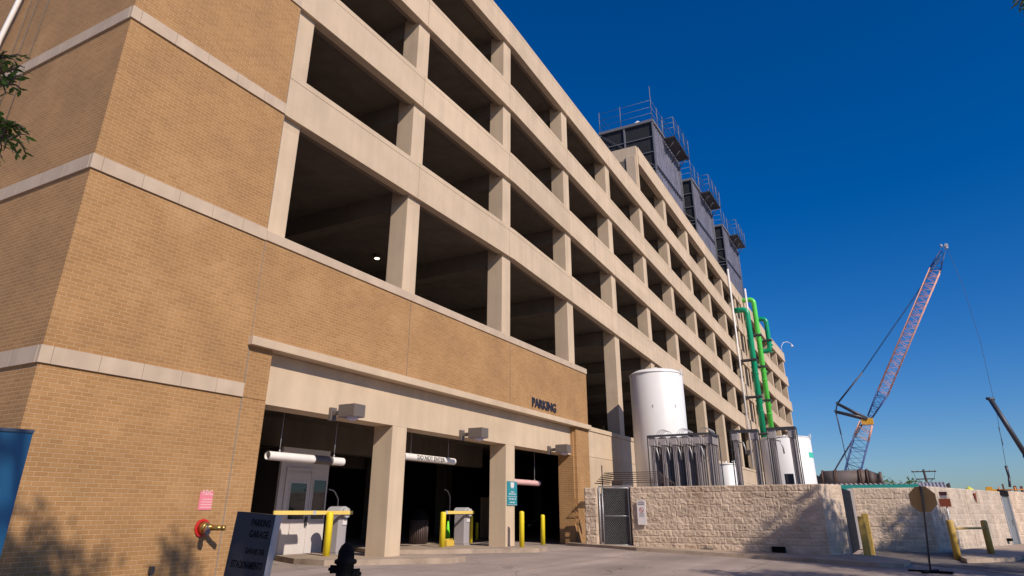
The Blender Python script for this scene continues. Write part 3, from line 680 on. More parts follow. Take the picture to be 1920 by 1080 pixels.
# ------------------------------------------------------------------ parking garage sign board (leaning slightly)
t = empty('garage_sign', (0, 0, 0), 'dark board on two posts lettered PARKING GARAGE in front of the brick tower', 'sign')
nx = Vector((-.93, -.37, 0)).normalized(); dx = Vector((-nx.y, nx.x, 0))    # dx points to the viewer's right
if dx.x < 0: dx = -dx
b = MB(); W2, H2 = .56, .86
def P2(u, w_, z): return dx*u+nx*w_+Vector((0, 0, z))
def pbox(mb, u0, u1, w0, w1, z0, z1):
    vs = [P2(u, w_, z) for z in (z0, z1) for u, w_ in ((u0, w0), (u1, w0), (u1, w1), (u0, w1))]
    mb.add(vs, [(0, 1, 2, 3), (7, 6, 5, 4), (0, 4, 5, 1), (1, 5, 6, 2), (2, 6, 7, 3), (3, 7, 4, 0)])
pbox(b, 0, W2, -.15, 0, .34, 1.18); b.build('sign_board', M['signdark'], t)
b = MB(); pbox(b, W2, W2+.015, -.16, .003, .335, 1.185); b.build('glare_edge', M['lgrey'], t)  # pale grey strip paints the glare on the board's edge
b = MB(); pbox(b, .04, .12, -.1, -.02, -.1, .34); pbox(b, W2-.12, W2-.04, -.1, -.02, -.1, .34); b.build('posts', M['black'], t)
b = MB()
for i, (s_, w_) in enumerate((('PARKING', .27), ('GARAGE', .27), ('GARAJE DEL', .28), ('ESTACIONAMIENTO', .44))):
    z = (1.02, .88, .66, .50)[i]; add_text(b, s_, P2(W2-.05-w_, .003, z), dx, (0, 0, 1), nx, .09, width=w_, bold=.02, depth=.002)
b.build('lettering', M['black'], t)
q = at(447, 957, 1, 8.2); t.location = (q.x-.13, q.y, gz(8.2)+.0); t.rotation_euler = tuple(Matrix.Rotation(R(-5.0), 3, nx).to_euler())

# ------------------------------------------------------------------ black hydrant
q = at(650, 1030, 1, 7.4)
hx, hy, hz = q.x, q.y, gz(7.4)
t = empty('fire_hydrant', (hx, hy, hz), 'black fire hydrant in front of the first entry island', 'fire hydrant')
b = MB(); b.lathe((hx, hy, hz), [(.19, 0), (.19, .05), (.13, .07), (.125, .48), (.16, .50), (.16, .54), (.12, .56), (.115, .66), (.08, .73), (.04, .765), (.001, .775)], 24); b.build('barrel', M['black'], t)
for s_, z_, r_ in ((-1, .42, .055), (1, .36, .07)):
    b = MB(); e = rt0*s_; e = Vector((e.x, e.y, 0)).normalized(); c0 = Vector((hx, hy, hz+z_))
    b.tube([c0+e*.1, c0+e*.18], r_, 14); b.tube([c0+e*.18, c0+e*.21], r_*1.15, 6); b.tube([c0+e*.21, c0+e*.24], r_*.4, 5); b.build('outlet_cap', M['black'], t)

# ------------------------------------------------------------------ blue portable cabin at the left edge
t = empty('blue_cabin', (0, 0, 0), 'flat sided blue portable cabin with a thin dark top rim beside the tower', 'portable cabin')
e1 = at(62, 812, 1, 5.5)
u_ = Vector((math.cos(R(-14)), math.sin(R(-14)), 0)); v_ = Vector((-u_.y, u_.x, 0))
def cb_(mb, a0, a1, b0, b1, z0, z1):
    o_ = Vector((e1.x, e1.y, 0)); vs = [o_+u_*a+v_*c_+Vector((0, 0, z)) for z in (z0, z1) for a, c_ in ((a0, b0), (a1, b0), (a1, b1), (a0, b1))]
    mb.add(vs, [(3, 2, 1, 0), (4, 5, 6, 7), (0, 1, 5, 4), (1, 2, 6, 5), (2, 3, 7, 6), (3, 0, 4, 7)])
t.location = (e1.x, e1.y, gz(5.5))
b = MB(); cb_(b, -1.25, 0, 0, 1.25, gz(5.5)+.05, e1.z)
pass
b.build('cabin_wall', M['blue'], t)
b = MB(); cb_(b, -1.26, .004, -.012, 1.26, e1.z, e1.z+.022); b.build('top_rim', M['dblue'], t)

# ------------------------------------------------------------------ rough stone walls (mesh blocks)
def block_wall(name, p0, p1, z0a, z0b, zt, thick, rough, m, lab, bw=.40, bh=.20, step=.045, seed=1, group=None, holes=()):
    p0 = Vector((*p0, 0)); p1 = Vector((*p1, 0)); D = (p1-p0); Ln = D.length; D.normalize(); N = Vector((D.y, -D.x, 0))   # N: outward
    nu = max(2, int(Ln/step)); nv = int((zt-min(z0a, z0b))/step)
    vs = []; rnd = random.Random(seed); zb = min(z0a, z0b)
    rb = {}
    for j in range(nv+1):
        z = zb+(zt-zb)*j/nv
        for i in range(nu+1):
            u = Ln*i/nu; row = int((zt-z)/bh+1e-4); frz = ((zt-z)/bh) % 1
            uo = u+(bw/2 if row % 2 else 0); cidx = int(uo/bw); fru = (uo/bw) % 1
            key = (row, cidx)
            if key not in rb: rb[key] = (rnd.uniform(-.3, 1), rnd.uniform(-1, 1)*.25, rnd.uniform(-1, 1)*.25)
            r0, ra, rb_ = rb[key]
            edge = min(fru*bw, (1-fru)*bw, frz*bh, (1-frz)*bh)
            e = min(1, edge/.018)
            nz = noise.fractal(Vector((u*11+seed*9, z*13, r0*5)), .7, 2.1, 5)
            d_ = rough*(e*(.45+.25*r0+ra*(fru-.5)*2+rb_*(frz-.5)*2)+(.08+.92*e)*nz*.6)
            if i in (0, nu) or j in (nv,): d_ = 0
            if d_ < 0: d_ = d_*.5
            p = p0+D*u+N*d_; vs.append((p.x, p.y, z))
    n1 = nu+1
    fs = [(j*n1+i, j*n1+i+1, (j+1)*n1+i+1, (j+1)*n1+i) for j in range(nv) for i in range(nu)]
    b = MB(); b.add(vs, fs); nface = len(fs)
    q = [p0+N*-.003, p1+N*-.003, p1-N*thick, p0-N*thick]
    b.prism([v[:2] for v in q], zb-.1, zt)
    o = b.build(name, m); me = o.data; uvl = me.uv_layers.new(name='UVMap')
    for pl_ in me.polygons:
        for li in pl_.loop_indices:
            v = me.vertices[me.loops[li].vertex_index].co; uvl.data[li].uv = ((v-p0).dot(D)+100*bw, v.z-zt+100*bh)
    return o
W1 = empty('stone_wall', (24.6, 8.75, 0), 'long split face stone wall with rough blocks in front of the white tanks', 'stone wall')
def bw_child(parent, *a, **k):
    o = block_wall(*a, **k); l0 = root_loc(parent)
    for v in o.data.vertices: v.co -= l0
    o.parent = parent; return o
ZT = 1.96
bw_child(W1, 'front_face', (24.6, 8.75), (24.6, 2.45), -.12, -.25, ZT, .28, .028, M['block'], '', step=.034, seed=3)
bw_child(W1, 'end_face', (24.6, 2.45), (25.85, 1.95), -.25, -.25, ZT, .28, .022, M['block'], '', seed=4)
b = MB(); b.box(24.592, 24.9, 7.25, 7.60, -.01, .045) if False else None
b = MB()
for (y0, y1, z0, z1) in ((6.0, 6.4, -.04, .02), (3.75, 4.15, -.07, .13)): b.box(24.52, 24.66, y0, y1, z0, z1)
b.build('drain_hole', M['black'], W1)
S1 = empty('stone_pier', (24.6, 10.1, 0), 'short split face stone pier between the chain link gate and the brick pier', 'stone wall')
bw_child(S1, 'front_face', (24.6, 10.52), (24.6, 10.05), -.05, -.05, ZT, .28, .035, M['block'], '', seed=6)
W2e = empty('stone_wall', (31.0, 1.9, 0), 'rough stone wall behind the octagonal sign back', 'stone wall')
bw_child(W2e, 'front_face', (31.0, 1.95), (31.6, -.55), -.3, -.3, 2.0, .28, .03, M['block'], '', seed=8)
W3 = empty('stone_wall', (31.6, -.55, 0), 'weathered pale block wall behind the yellow guard rail, up to the grey door', 'stone wall')
bw_child(W3, 'front_face', (31.6, -.55), (41.6, -3.75), -.35, -.35, 2.05, .28, .022, M['block2'], '', seed=9)
b = MB(); b.obox((40.9, -3.60, 0), (.952, -.305, 0), (.305, .952, 0), .2, .1, -.1, .02); b.build('drain_hole', M['black'], W3)
# dark gate between first and second enclosure
b = MB()
b.box(25.9, 30.9, 2.05, 2.10, -.15, 1.9)
for k in range(24): b.box(25.95+.205*k, 25.99+.205*k, 2.02, 2.049, -.12, 1.88)
tag(b.build('metal_gate', mat('dark_slate_gate_paint', (.015, .02, .035), .5, var=.1)), 'dark slate metal gate closing the gap between the two stone walls', 'gate')
b = MB(); b.box(30.86, 31.0, 1.96, 2.12, -.15, 1.98); tag(b.build('gate_post', M['booth']), 'white gate post against the second stone wall', 'post')

# white notice on the stone wall
A = at(1194, 938, 0, 24.53); B = at(1213, 984, 0, 24.53)
t = empty('wall_notice', (24.53, A.y, B.z), 'narrow white notice with a red no symbol on the split face wall', 'sign')
xf = 24.50
b = MB(); b.box(xf, xf+.035, B.y, A.y, B.z, A.z); b.build('sign_plate', M['signwhite'], t)
ym = (A.y+B.y)/2; Wn = A.y-B.y; Hn = A.z-B.z
b = MB(); cz = B.z+Hn*.60; rr = Wn*.27
for k in range(28):
    a0 = 2*math.pi*k/28; a1 = 2*math.pi*(k+1)/28
    b.add([(xf-.002, ym+r_*math.cos(a), cz+r_*math.sin(a)) for a, r_ in ((a0, rr), (a1, rr), (a1, rr*.78), (a0, rr*.78))], [(0, 1, 2, 3)])
b.add([(xf-.003, ym+s_*rr*.62+o_, cz+s2*rr*.62) for s_, s2, o_ in ((1, 1, .02), (1, 1, -.02), (-1, -1, -.02), (-1, -1, .02))], [(0, 1, 2, 3)])
b.build('no_symbol', mat('dull_red_print', (.35, .03, .03), .5), t)
b = MB()
for z_, w_, h_ in ((.95, .5, .012), (.9, .8, .022), (.86, .8, .012), (.81, .75, .03), (.46, .6, .02), (.41, .55, .014), (.365, .6, .014), (.32, .55, .014)):
    b.box(xf-.003, xf, ym-Wn*w_/2, ym+Wn*w_/2, B.z+Hn*z_, B.z+Hn*z_+Hn*h_)
b.build('print_lines', mat('grey_print', (.12, .10, .16), .5), t)

# chain link gate
t = empty('chain_link_gate', (24.7, 9.4, 0), 'narrow chain link gate in galvanised frame between stone pier and stone wall', 'gate')
b = MB(); gx = 24.72
for y in (9.98, 9.86, 8.86): b.tube([(gx, y, -.05), (gx, y, 1.97)], .03 if y > 9.9 else .022, 8)
for z in (.06, 1.0, 1.93): b.tube([(gx, 8.86, z), (gx, 9.86, z)], .02, 8)
b.build('gate_frame', M['steel'], t)
b = MB(); s = .06; n = int(1.0/s)
def clip(y0, z0, y1, z1):
    return b.tube([(gx, y0, z0), (gx, y1, z1)], .0028, 3, cap=False)
for k in range(-40, 60):
    for sgn in (1, -1):
        # line z = z_k + sgn*(y-8.88)
        zk = .08+k*s*1.4142 if sgn == 1 else .08+k*s*1.4142
        ya, yb = 8.88, 9.84
        za, zb = zk, zk+sgn*(yb-ya)
        lo, hi = .08, 1.91
        pts = []
        for (y, z) in ((ya, za), (yb, zb)): pts.append((y, z))
        (y0, z0), (y1, z1) = pts
        if max(z0, z1) < lo or min(z0, z1) > hi: continue
        def cl(y0, z0, y1, z1):
            for lim, lower in ((lo, True), (hi, False)):
                if lower:
                    if z0 < lim: y0 += (lim-z0)/(z1-z0)*(y1-y0); z0 = lim
                    if z1 < lim: y1 = y0+(lim-z0)/(z1-z0)*(y1-y0); z1 = lim
                else:
                    if z0 > lim: y0 += (lim-z0)/(z1-z0)*(y1-y0); z0 = lim
                    if z1 > lim: y1 = y0+(lim-z0)/(z1-z0)*(y1-y0); z1 = lim
            return y0, z0, y1, z1
        y0, z0, y1, z1 = cl(y0, z0, y1, z1)
        if abs(y1-y0) > .01: clip(y0, z0, y1, z1)
b.build('wire_mesh', M['steel'], t)
b = MB(); b.box(24.80, 24.9, 8.76, 10.04, 1.97, 2.02); b.build('top_beam', M['steel'], t)
b = MB(); b.box(24.93, 24.96, 8.8, 9.98, -.05, 1.93); tag(b.build('dark_backing', M['mesh']), 'black sheet added just behind the chain link gate for the darkness there', 'screen')  # black sheet stands in for the dark space behind the gate
# small pipework above the gate
t = empty('pipe_run', (25.2, 9.6, 2.0), 'bundle of thin brown process pipes running above the chain link gate', 'pipes')
for i in range(6):
    b = MB(); z = 2.12+.075*i; xo = 25.0+.09*i
    b.tube([(xo, 10.25-.04*i, z-.0), (xo, 7.3+.12*i, z), (xo+.02, 7.25+.12*i, z-.05), (xo+.02, 7.25+.12*i, 1.5)], .014, 6)
    b.tube([(xo, 10.25-.04*i, z), (26.5, 10.25-.04*i, z)], .014, 6)
    b.build('pipe', mat('brown_pipe', (.10, .07, .06), .5, metal=.3) if i == 0 else bpy.data.materials['brown_pipe'], t)
b = MB(); b.tube([(25.1, 9.98, 1.9), (25.1, 9.98, 2.75)], .025, 8); b.box(25.05, 25.12, 9.2, 9.6, 2.02, 2.22); b.build('pipe_stand', bpy.data.materials['brown_pipe'], t)

# ------------------------------------------------------------------ tanks
def tank(px0, px1, pyt, y, name, lab, cat='tank', dome=.10, marks=(), stripe=None):
    c = at((px0+px1)/2, pyt, 1, y); dep = (c-Vector((0, 0, CAM_H))).dot(fwd); r = (px1-px0)/2/FPX*dep*math.cos(math.atan(((px0+px1)/2-960)/FPX))
    t = empty(name, (c.x, y, 0), lab, cat, 'white cryogenic tanks')
    b = MB(); H = c.z; prof = [(r*.97, 0), (r, .05), (r, H-.02)]
    prof += [(r*math.cos(a), H-.02+r*dome*2.4*math.sin(a)) for a in [R(q_) for q_ in (15, 35, 55, 75)]]+[(.001, H-.02+r*dome*2.4)]
    b.lathe((c.x, y, 0), prof, 64); b.build('shell', M['white'], t)
    b = MB(); b.lathe((c.x, y, H-.05), [(r+.001, 0), (r+.03, .015), (r+.03, .05), (r+.001, .065)], 64)
    zc = H+r*dome*2.3
    b.tube([(c.x-.08, y, zc-.05), (c.x-.08, y, zc+.06)], .05*r, 10); b.tube([(c.x+.05, y, zc-.05), (c.x+.05, y, zc+.09)], .06*r, 10)
    for a in (R(-100), R(-35)):
        b.tube([(c.x+r*math.cos(a), y+r*math.sin(a), H-.12), (c.x+(r+.08)*math.cos(a), y+(r+.08)*math.sin(a), H-.05), (c.x+(r+.08)*math.cos(a), y+(r+.08)*math.sin(a), H+.1), (c.x+(r-.05)*math.cos(a), y+(r-.05)*math.sin(a), H+.12)], .025, 8)
    b.build('rim_and_fittings', M['white'], t)
    mk = MB()
    for (a, z, s) in marks:
        for dd in (-.035, .035):
            p = Vector((c.x+(r+.004)*math.cos(a+dd), y+(r+.004)*math.sin(a+dd), z))
            q = Vector((c.x+(r+.004)*math.cos(a+dd*1.6+.02), y+(r+.004)*math.sin(a+dd*1.6+.02), z))
            mk.add([p+Vector((0, 0, -s)), q+Vector((0, 0, -s)), q+Vector((0, 0, s)), p+Vector((0, 0, s))], [(0, 1, 2, 3)])
    if marks: mk.build('painted_mark', mat('grey_mark', (.3, .3, .32), .5), t)
    if stripe:
        mk = MB(); a0, a1, z0, z1 = stripe; n = 10
        for i in range(n):
            aa = [a0+(a1-a0)*(i+q_)/n for q_ in (0, 1)]
            mk.add([(c.x+(r+.005)*math.cos(a), y+(r+.005)*math.sin(a), z) for a, z in ((aa[0], z0), (aa[1], z0), (aa[1], z1), (aa[0], z1))], [(0, 1, 2, 3)])
        mk.build('painted_stripe', mat('green_stripe', (.05, .55, .40), .5), t)
    return t, c, r
T1, c1, r1 = tank(1180, 1279, 704, 9.15, 'storage_tank', 'tall white cylindrical tank against the garage behind the stone wall', marks=((R(-178), 5.35, .06), (R(-128), 5.35, .06)))
T2, c2, r2 = tank(1345, 1379, 870, 7.0, 'storage_tank', 'small squat white tank between two finned vaporizers', dome=.05)
T3, c3, r3 = tank(1422, 1519, 822, 5.6, 'storage_tank', 'wide white tank with a green stripe at the right end of the yard', dome=.03, stripe=(R(-116), R(-84), at(1510, 859, 0, 41.5).z, at(1510, 849, 0, 41.5).z))

# ------------------------------------------------------------------ finned ambient vaporizers
def star(mb, x, y, z0, z1, r=.088, n=8):
    mb.tube([(x, y, z0), (x, y, z1)], .022, 8)
    for k in range(n):
        a = math.pi*2*k/n+.2; ca, sa = math.cos(a), math.sin(a)
        p = (-sa*.004, ca*.004)
        pts = [(x+ca*.02+p[0], y+sa*.02+p[1]), (x+ca*.02-p[0], y+sa*.02-p[1]), (x+ca*r-p[0], y+sa*r-p[1]), (x+ca*r+p[0], y+sa*r+p[1])]
        mb.prism(pts, z0, z1)
def vaporizer(x0, x1, ys, z0, z1, name, lab, pitch=.0, hoops=True):
    t = empty(name, (x0, ys[-1], 0), lab, 'vaporizer', 'finned vaporizers behind the stone wall')
    nx = max(2, int(round((x1-x0)/.38))+1)
    for i, y in enumerate(ys):
        for j in range(nx):
            x = x0+(x1-x0)*j/(nx-1)
            b = MB(); star(b, x, y, z0, z1-.28)
            ft = b.build('finned_tube', M['alu'], t)
            b = MB(); b.box(x-.085, x+.085, y-.12, y+.12, z1-.40, z1-.085, bev=.02); b.build('tube_cap', M['alu'], ft)
    b = MB(); ya, yb = min(ys)-.15, max(ys)+.15
    for x in (x0-.1, x1+.1): b.box(x-.025, x+.025, ya, yb, z1-.08, z1)
    for y in (ya, yb): b.box(x0-.1, x1+.1, y-.025, y+.025, z1-.083, z1-.003)
    for x in (x0-.12, x1+.12):
        for y in (ya, yb): b.box(x-.018, x+.018, y-.018, y+.018, 0, z1-.084)
    b.box(x0-.1, x1+.1, ya, yb, z0-.1, z0-.05)
    b.build('support_frame', M['dsteel'], t)
    if hoops:
        b = MB()
        for g in range(3):
            yc = ya+(yb-ya)*(g+.35)/3
            for q_ in range(4):
                xx = x0+.1+q_*.22; pts = [(xx+.05, yc-.24*math.cos(a), z1-.02+.24*math.sin(a)) for a in [R(v) for v in range(0, 181, 20)]]
                b.tube(pts, .009, 5)
        b.build('hoop_pipes', M['steel'], t)
    b = MB()
    for i, y in enumerate(ys[:-1]):
        yy = (ys[i]+ys[i+1])/2; b.tube([(x0-.02, ys[i], z1-.45), (x0-.06, yy+.06, z1-.5), (x0-.06, yy, z1-.75), (x0-.02, yy, z1-.95)], .028, 8)
    b.build('valve_pipes', M['steel'], t)
    return t
ya, yb = at(1327, 815, 0, 27.0), at(1222, 815, 0, 27.0)
vaporizer(27.0, 28.0, [yb.y-(yb.y-ya.y)*i/5 for i in range(6)], 1.2, (ya.z+yb.z)/2+.02, 'vaporizer', 'long bank of grey finned vaporizer tubes in front of the tall white tank')
pa, pb = at(1377, 815, 0, 29.5), at(1413, 815, 0, 29.5)
vaporizer(29.5, 29.75, [pa.y, pb.y], 1.2, at(1395, 806, 0, 29.5).z, 'vaporizer', 'pair of grey finned vaporizer towers between the small and the wide white tank', hoops=False)
pa, pb = at(1447, 815, 0, 28.0), at(1484, 815, 0, 28.0)
vaporizer(28.0, 28.22, [pa.y, pb.y], 1.2, at(1465, 801, 0, 28.0).z, 'vaporizer', 'pair of grey finned vaporizer towers standing before the wide white tank', hoops=False)
b = MB(); b.box(28.3, 28.5, pb.y+.2, pa.y-.2, 1.6, 2.45)
tag(b.build('control_box', M['dsteel']), 'dark control box hung between the vaporizer towers before the wide tank', 'control box')

# ------------------------------------------------------------------ green pipes on the facade
def bend(p0, p1, p2, r, n=6):
    p0, p1, p2 = map(Vector, (p0, p1, p2)); a = (p0-p1).normalized()*r+p1; c = (p2-p1).normalized()*r+p1
    return [a*(1-t_)**2+p1*2*t_*(1-t_)+c*t_*t_ for t_ in [i/n for i in range(n+1)]]
def vpipe(name, x, y, zt, zb, yend, r, m, lab, ztend=None, brk=(), low=None, xend=None):
    t = empty(name, (x, y, zb), lab, 'pipe', 'painted pipes climbing the garage wall')
    pts = [Vector((xend or x, yend, zt))]+bend((xend or x, yend, zt), (x, y, zt), (x, y, zb), r*2)
    if low is None: pts.append(Vector((x, y, zb)))
    else: pts += bend((x, y, zt), (x, y, zb), (x, yend, zb), r*2)+[Vector((x, yend, zb))]
    b = MB(); b.tube(pts, r, 20); b.build('pipe_body', M[m], t)
    for z in brk:
        b = MB()
        b.box(x-r-.12, x+r+.12, y-r-.06, y-r, z-.06, z+.06); b.box(x-r-.12, x-r-.02, y-r, FY, z-.06, z+.06); b.box(x+r+.02, x+r+.12, y-r, FY, z-.06, z+.06)
        b.lathe((x, y, z-.1), [(r+.001, 0), (r+.035, 0), (r+.035, .2), (r+.001, .2)], 20)
        b.build('clamp', M['dsteel'], t)
    b = MB()
    for z in brk:
        b = MB(); b.tube([(x, y-r+.03, z-.5), (x, y-r-.09, z-.5)], .1, 10); b.build('flange', M[m], t)
        b = MB(); b.lathe((x, y, z-1.3), [(r+.001, 0), (r+.045, .0), (r+.045, .07), (r+.001, .07)], 20); b.build('pipe_joint', M[m], t)
dg_b = [at(1419, 692+0, 1, 10.2).z, at(1420, 716, 1, 10.2).z, at(1425, 785, 1, 10.2).z, 14.0]
vpipe('green_pipe', 64.1, 10.25, 18.65, 3, 11.6, .26, 'green', 'dark green pipe climbing the garage wall behind the white tanks', brk=(13.9, 10.6, 7.4))
vpipe('green_pipe', 68.9, 10.25, 20.9, 4, 12.2, .24, 'lgreen', 'bright lime green pipe rising over the garage roof edge', brk=(17.2, 14.1, 10.9))
vpipe('green_pipe', 75.2, 10.2, 20.4, 16.9, 11.9, .25, 'green', 'short dark green pipe loop near the far end of the roof edge', brk=(18.0,), low=1)
for (x, y, z0, z1, lab) in ((62.2, 11.15, 4.5, 22.2, 'white conduit left of the dark green pipe on the garage wall'), (66.6, 10.55, 4.5, 21.4, 'white conduit between the dark green and the lime green pipe')):
    o = MB().tube([(x, y, z0), (x, y, z1)], .09, 8).build('white_conduit', M['whitepipe']); tag(o, lab, 'conduit', 'white conduits on the garage wall')

# expansion joint panels between ramp end and level end
b = MB(); b.box(67.45, 67.9, FY-.06, FY+.0, 4.5, 20.2); b.build('joint_cover', M['conc'], G)

# ------------------------------------------------------------------ cooling towers on the roof
def cooling_tower(x0):
    x1 = x0+7.5; y0 = 13.0; y1 = 17.6; z0 = 19.6; z1 = 31.1
    t = empty('cooling_tower', (x0, y0, z0), '', 'cooling tower', 'cooling towers on the garage roof')
    b = MB(); b.box(x0+.06, x1-.06, y0+.1, y1, z0, z1-.25); b.build('dark_infill', M['mesh'], t)
    pn_ = MB()
    for (za, zb) in ((z0, 22.9), (23.15, 26.6), (27.0, 30.7)):
        n = 26; w_ = (x1-x0-.24)/n
        for i in range(n):
            a = x0+.12+i*w_; yo = y0-.02 if i % 2 else y0+.03
            pn_.box(a, a+w_-.0, yo, y0+.09, za, zb)
    pn_.build('ribbed_panel', M['louvre'], t)
    b = MB()
    for z in (23.02, 26.68, 26.9): b.box(x0+.1, x1-.1, y0-.06, y0+.08, z-.05, z+.05)
    b.build('dark_rail', M['dsteel'], t)
    b = MB()
    for (x, y) in ((x0, y0), (x0, (y0+y1)/2+.15), (x0, y1), (x1, y0)): b.box(x-.06, x+.06, y-.06, y+.06, z0, z1)
    for z in (29.5, 28.1, 26.65, 26.3, 24.7, 22.8, 21.2): b.box(x0-.03, x0+.03, y0, y1, z-.03, z+.03)
    b.tube([(x0-.02, y0, 26.7), (x0-.02, y1, z1-.3)], .025, 5); b.tube([(x0-.02, y0, 22.6), (x0-.02, y1, 26.5)], .025, 5)
    b.box(x0-.1, x1+.1, y0-.1, y1+.1, z1-.24, z1)
    b.build('steel_frame', M['rsteel'], t)
    rl = MB()
    for (x, y) in ((x0, y0), (x0, y1), (x0, y0+2.7), (x0+1.6, y0), (x0+3.2, y0), (x1, y0)): rl.tube([(x, y, z1), (x, y, z1+(2.0 if (x, y) != (x0, y0) else 3.2))], .028, 6)
    for z in (z1+.6, z1+1.2, z1+1.85): rl.tube([(x1, y0, z), (x0, y0, z), (x0, y1, z), (x1, y1, z)], .017, 5)
    # side platform
    px0, px1, py0 = x0+2.6, x1-.3, y0-1.1
    for (x, y) in ((px0, py0), (px0+(px1-px0)/3, py0), (px0+(px1-px0)*2/3, py0), (px1, py0), (px0, y0-.1)): rl.tube([(x, y, z1-.5), (x, y, z1+1.3)], .03, 6)
    for z in (z1+.3, z1+.8, z1+1.3): rl.tube([(px0, y0-.1, z), (px0, py0, z), (px1, py0, z), (px1, y0-.1, z)], .022, 5)
    rl.build('guard_rail', M['rsteel'], t)
    b = MB(); b.box(px0, px1, py0, y0-.1, z1-.62, z1-.5)
    for x in (px0+.5, (px0+px1)/2, px1-.5): b.tube([(x, py0+.1, z1-.62), (x, y0-.05, z1-1.7)], .04, 6)
    b.build('platform', M['dsteel'], t)
    b = MB()
    for k in range(14): b.tube([(x1-.15, y0-.12, 24+.35*k), (x1+.15, y0-.12, 24+.35*k)], .015, 5)
    for x in (x1-.15, x1+.15): b.tube([(x, y0-.12, 23.8), (x, y0-.12, z1-.6)], .02, 5)
    b.build('ladder', M['rsteel'], t)
    b = MB(); b.tube([(x0+1.2, y0+2.3, z1+.25), (x0+.6, y0+1.3, z1+.25)], [.28, .28], 14); b.build('white_fan_duct', M['whitepipe'], t)
    return t
ct = cooling_tower(47.5); ct['label'] = 'nearest and largest of the grey ribbed cooling towers on the roof'
c_ = copy_tree(ct); c_.location.x += 12.15; c_['label'] = 'middle of the grey ribbed cooling towers on the roof'
c_ = copy_tree(ct); c_.location.x += 25.1; c_['label'] = 'farthest of the grey ribbed cooling towers on the roof'
# roof pipework beside the towers
t = empty('roof_pipes', (50, 12.2, 21), 'tangle of pipes and rails running along the roof edge below the cooling towers', 'pipes')
b = MB()
for i, (z, y) in enumerate(((2.0, 12.3), (1.5, 12.5), (1.0, 12.2))):
    b.tube([(52, y, LOW[4]+drop(52)+TH+z-.4), (80, y, LOW[4]+drop(80)+TH+z-.2)], .07, 6)
for k in range(20):
    x = 53+1.4*k; z = LOW[4]+drop(x)+TH; b.tube([(x, 12.3, z-.5), (x, 12.3, z+1.7)], .035, 5)
    if k % 3 == 0: b.tube([(x, 12.2, z+.5), (x, 13, z+1.4)], .06, 6)
b.build('pipe', M['steel'], t)
# gooseneck lamp on the far roof corner
g = at(1466, 660, 1, FY+.1); b = MB()
gx_ = 94.5; gz_ = 20.7
b.tube([(gx_, FY+.1, gz_), (gx_, FY+.1, gz_+.6), (gx_+.3, FY-.2, gz_+1.2), (gx_+.8, FY-.7, gz_+1.35), (gx_+1.3, FY-1.1, gz_+1.1)], .035, 8); b.lathe((gx_+1.3, FY-1.1, gz_+.75), [(.2, 0), (.15, .15), (.04, .3)], 12)
tag(b.build('gooseneck_lamp', M['white']), 'white gooseneck lamp on the far corner of the garage roof', 'lamp')

# ------------------------------------------------------------------ right-hand street things
def lean_post(name, base, top, r, m, parent):
    return MB().tube([base, top], r, 8).build(name, m, parent)
# octagonal sign seen from the back on a rubber footed stand
bp = Vector((21.3, -.08, gz(-.08)))
t = empty('stop_sign', bp, 'tan octagonal sign seen from behind on a portable stand by the road', 'sign')
c0 = at(1730, 936, 0, 21.3)
yawv = Vector((-.90, .1, 0)); 
b = MB(); ro = .30/ math.cos(math.pi/8)
hor = Vector((.1, .995, 0)).normalized(); nn = Vector((.995, -.1, 0)).normalized()
pts = [(math.cos(math.pi/8+k*math.pi/4)*ro, math.sin(math.pi/8+k*math.pi/4)*ro) for k in range(8)]
vs = [c0+hor*p[0]+Vector((0, 0, p[1]))+nn*.03 for p in pts]+[c0+hor*p[0]+Vector((0, 0, p[1]))+nn*.034 for p in pts]
b.add(vs, [tuple(range(8)), tuple(range(8, 16))[::-1]]+[(i, 8+i, 8+(i+1) % 8, (i+1) % 8) for i in range(8)]); b.build('octagon_plate', M['signtan'], t)
b = MB(); top = c0+Vector((0, 0, .33)); b.tube([bp, c0, top], .022, 8); b.build('pole', mat('dull_pole_metal', (.10, .095, .10), .5, metal=.5), t)
b = MB(); fx = Vector((.3, .95, 0)).normalized(); gxv = Vector((-fx.y, fx.x, 0))
for d_ in (fx, gxv): b.obox(bp, d_, Vector((-d_.y, d_.x, 0)), .5, .05, bp.z+.0, bp.z+.05)
b.build('stand_feet', M['black'], t)
# second sign
q = at(1785, 1010, 0, 27.9); qb = Vector((27.9, q.y, gz(q.y)))
t = empty('post_sign', qb, 'rust brown sign on a post with a smaller dark and white plate above it', 'sign')
b = MB(); tt = at(1770, 922, 0, 27.9); b.tube([qb, tt], .025, 8); b.build('pole', M['steel'], t)
def plate(mb, pxa, pya, pxb, pyb, X):
    a = at(pxa, pya, 0, X); c_ = at(pxb, pyb, 0, X); mb.box(X, X+.015, c_.y, a.y, c_.z, a.z)
b = MB(); plate(b, 1759.5, 935, 1784.5, 950, 27.85); b.build('rust_plate', M['rust'], t)
b = MB(); plate(b, 1759.5, 922, 1776, 934.5, 27.85); b.build('white_plate', mat('dull_white_plate', (.28, .25, .26), .5), t)
b = MB(); plate(b, 1759.5, 922, 1776, 928, 27.84); b.build('dark_strip', mat('maroon_strip', (.06, .01, .015), .5), t)
# yellow guard rail
t = empty('guard_rail', (27.6, -.95, gz(-.95)), 'weathered yellow pipe rail on two posts by the pale block wall', 'guard rail')
b1 = Vector((27.6, -.95, gz(-.95)+.1)); b2 = Vector((30.2, -2.05, gz(-2.05)+.1))
for bb in (b1, b2):
    b = MB(); b.lathe(bb-Vector((0, 0, .1)), [(.105, 0), (.105, 1.12), (.08, 1.17), (.001, 1.18)], 18); b.build('post', M['oldyellow'], t)
b = MB(); b.tube([b1+Vector((0, 0, .82)), b2+Vector((0, 0, .82))], .035, 10); b.build('rail', M['oldyellow'], t)
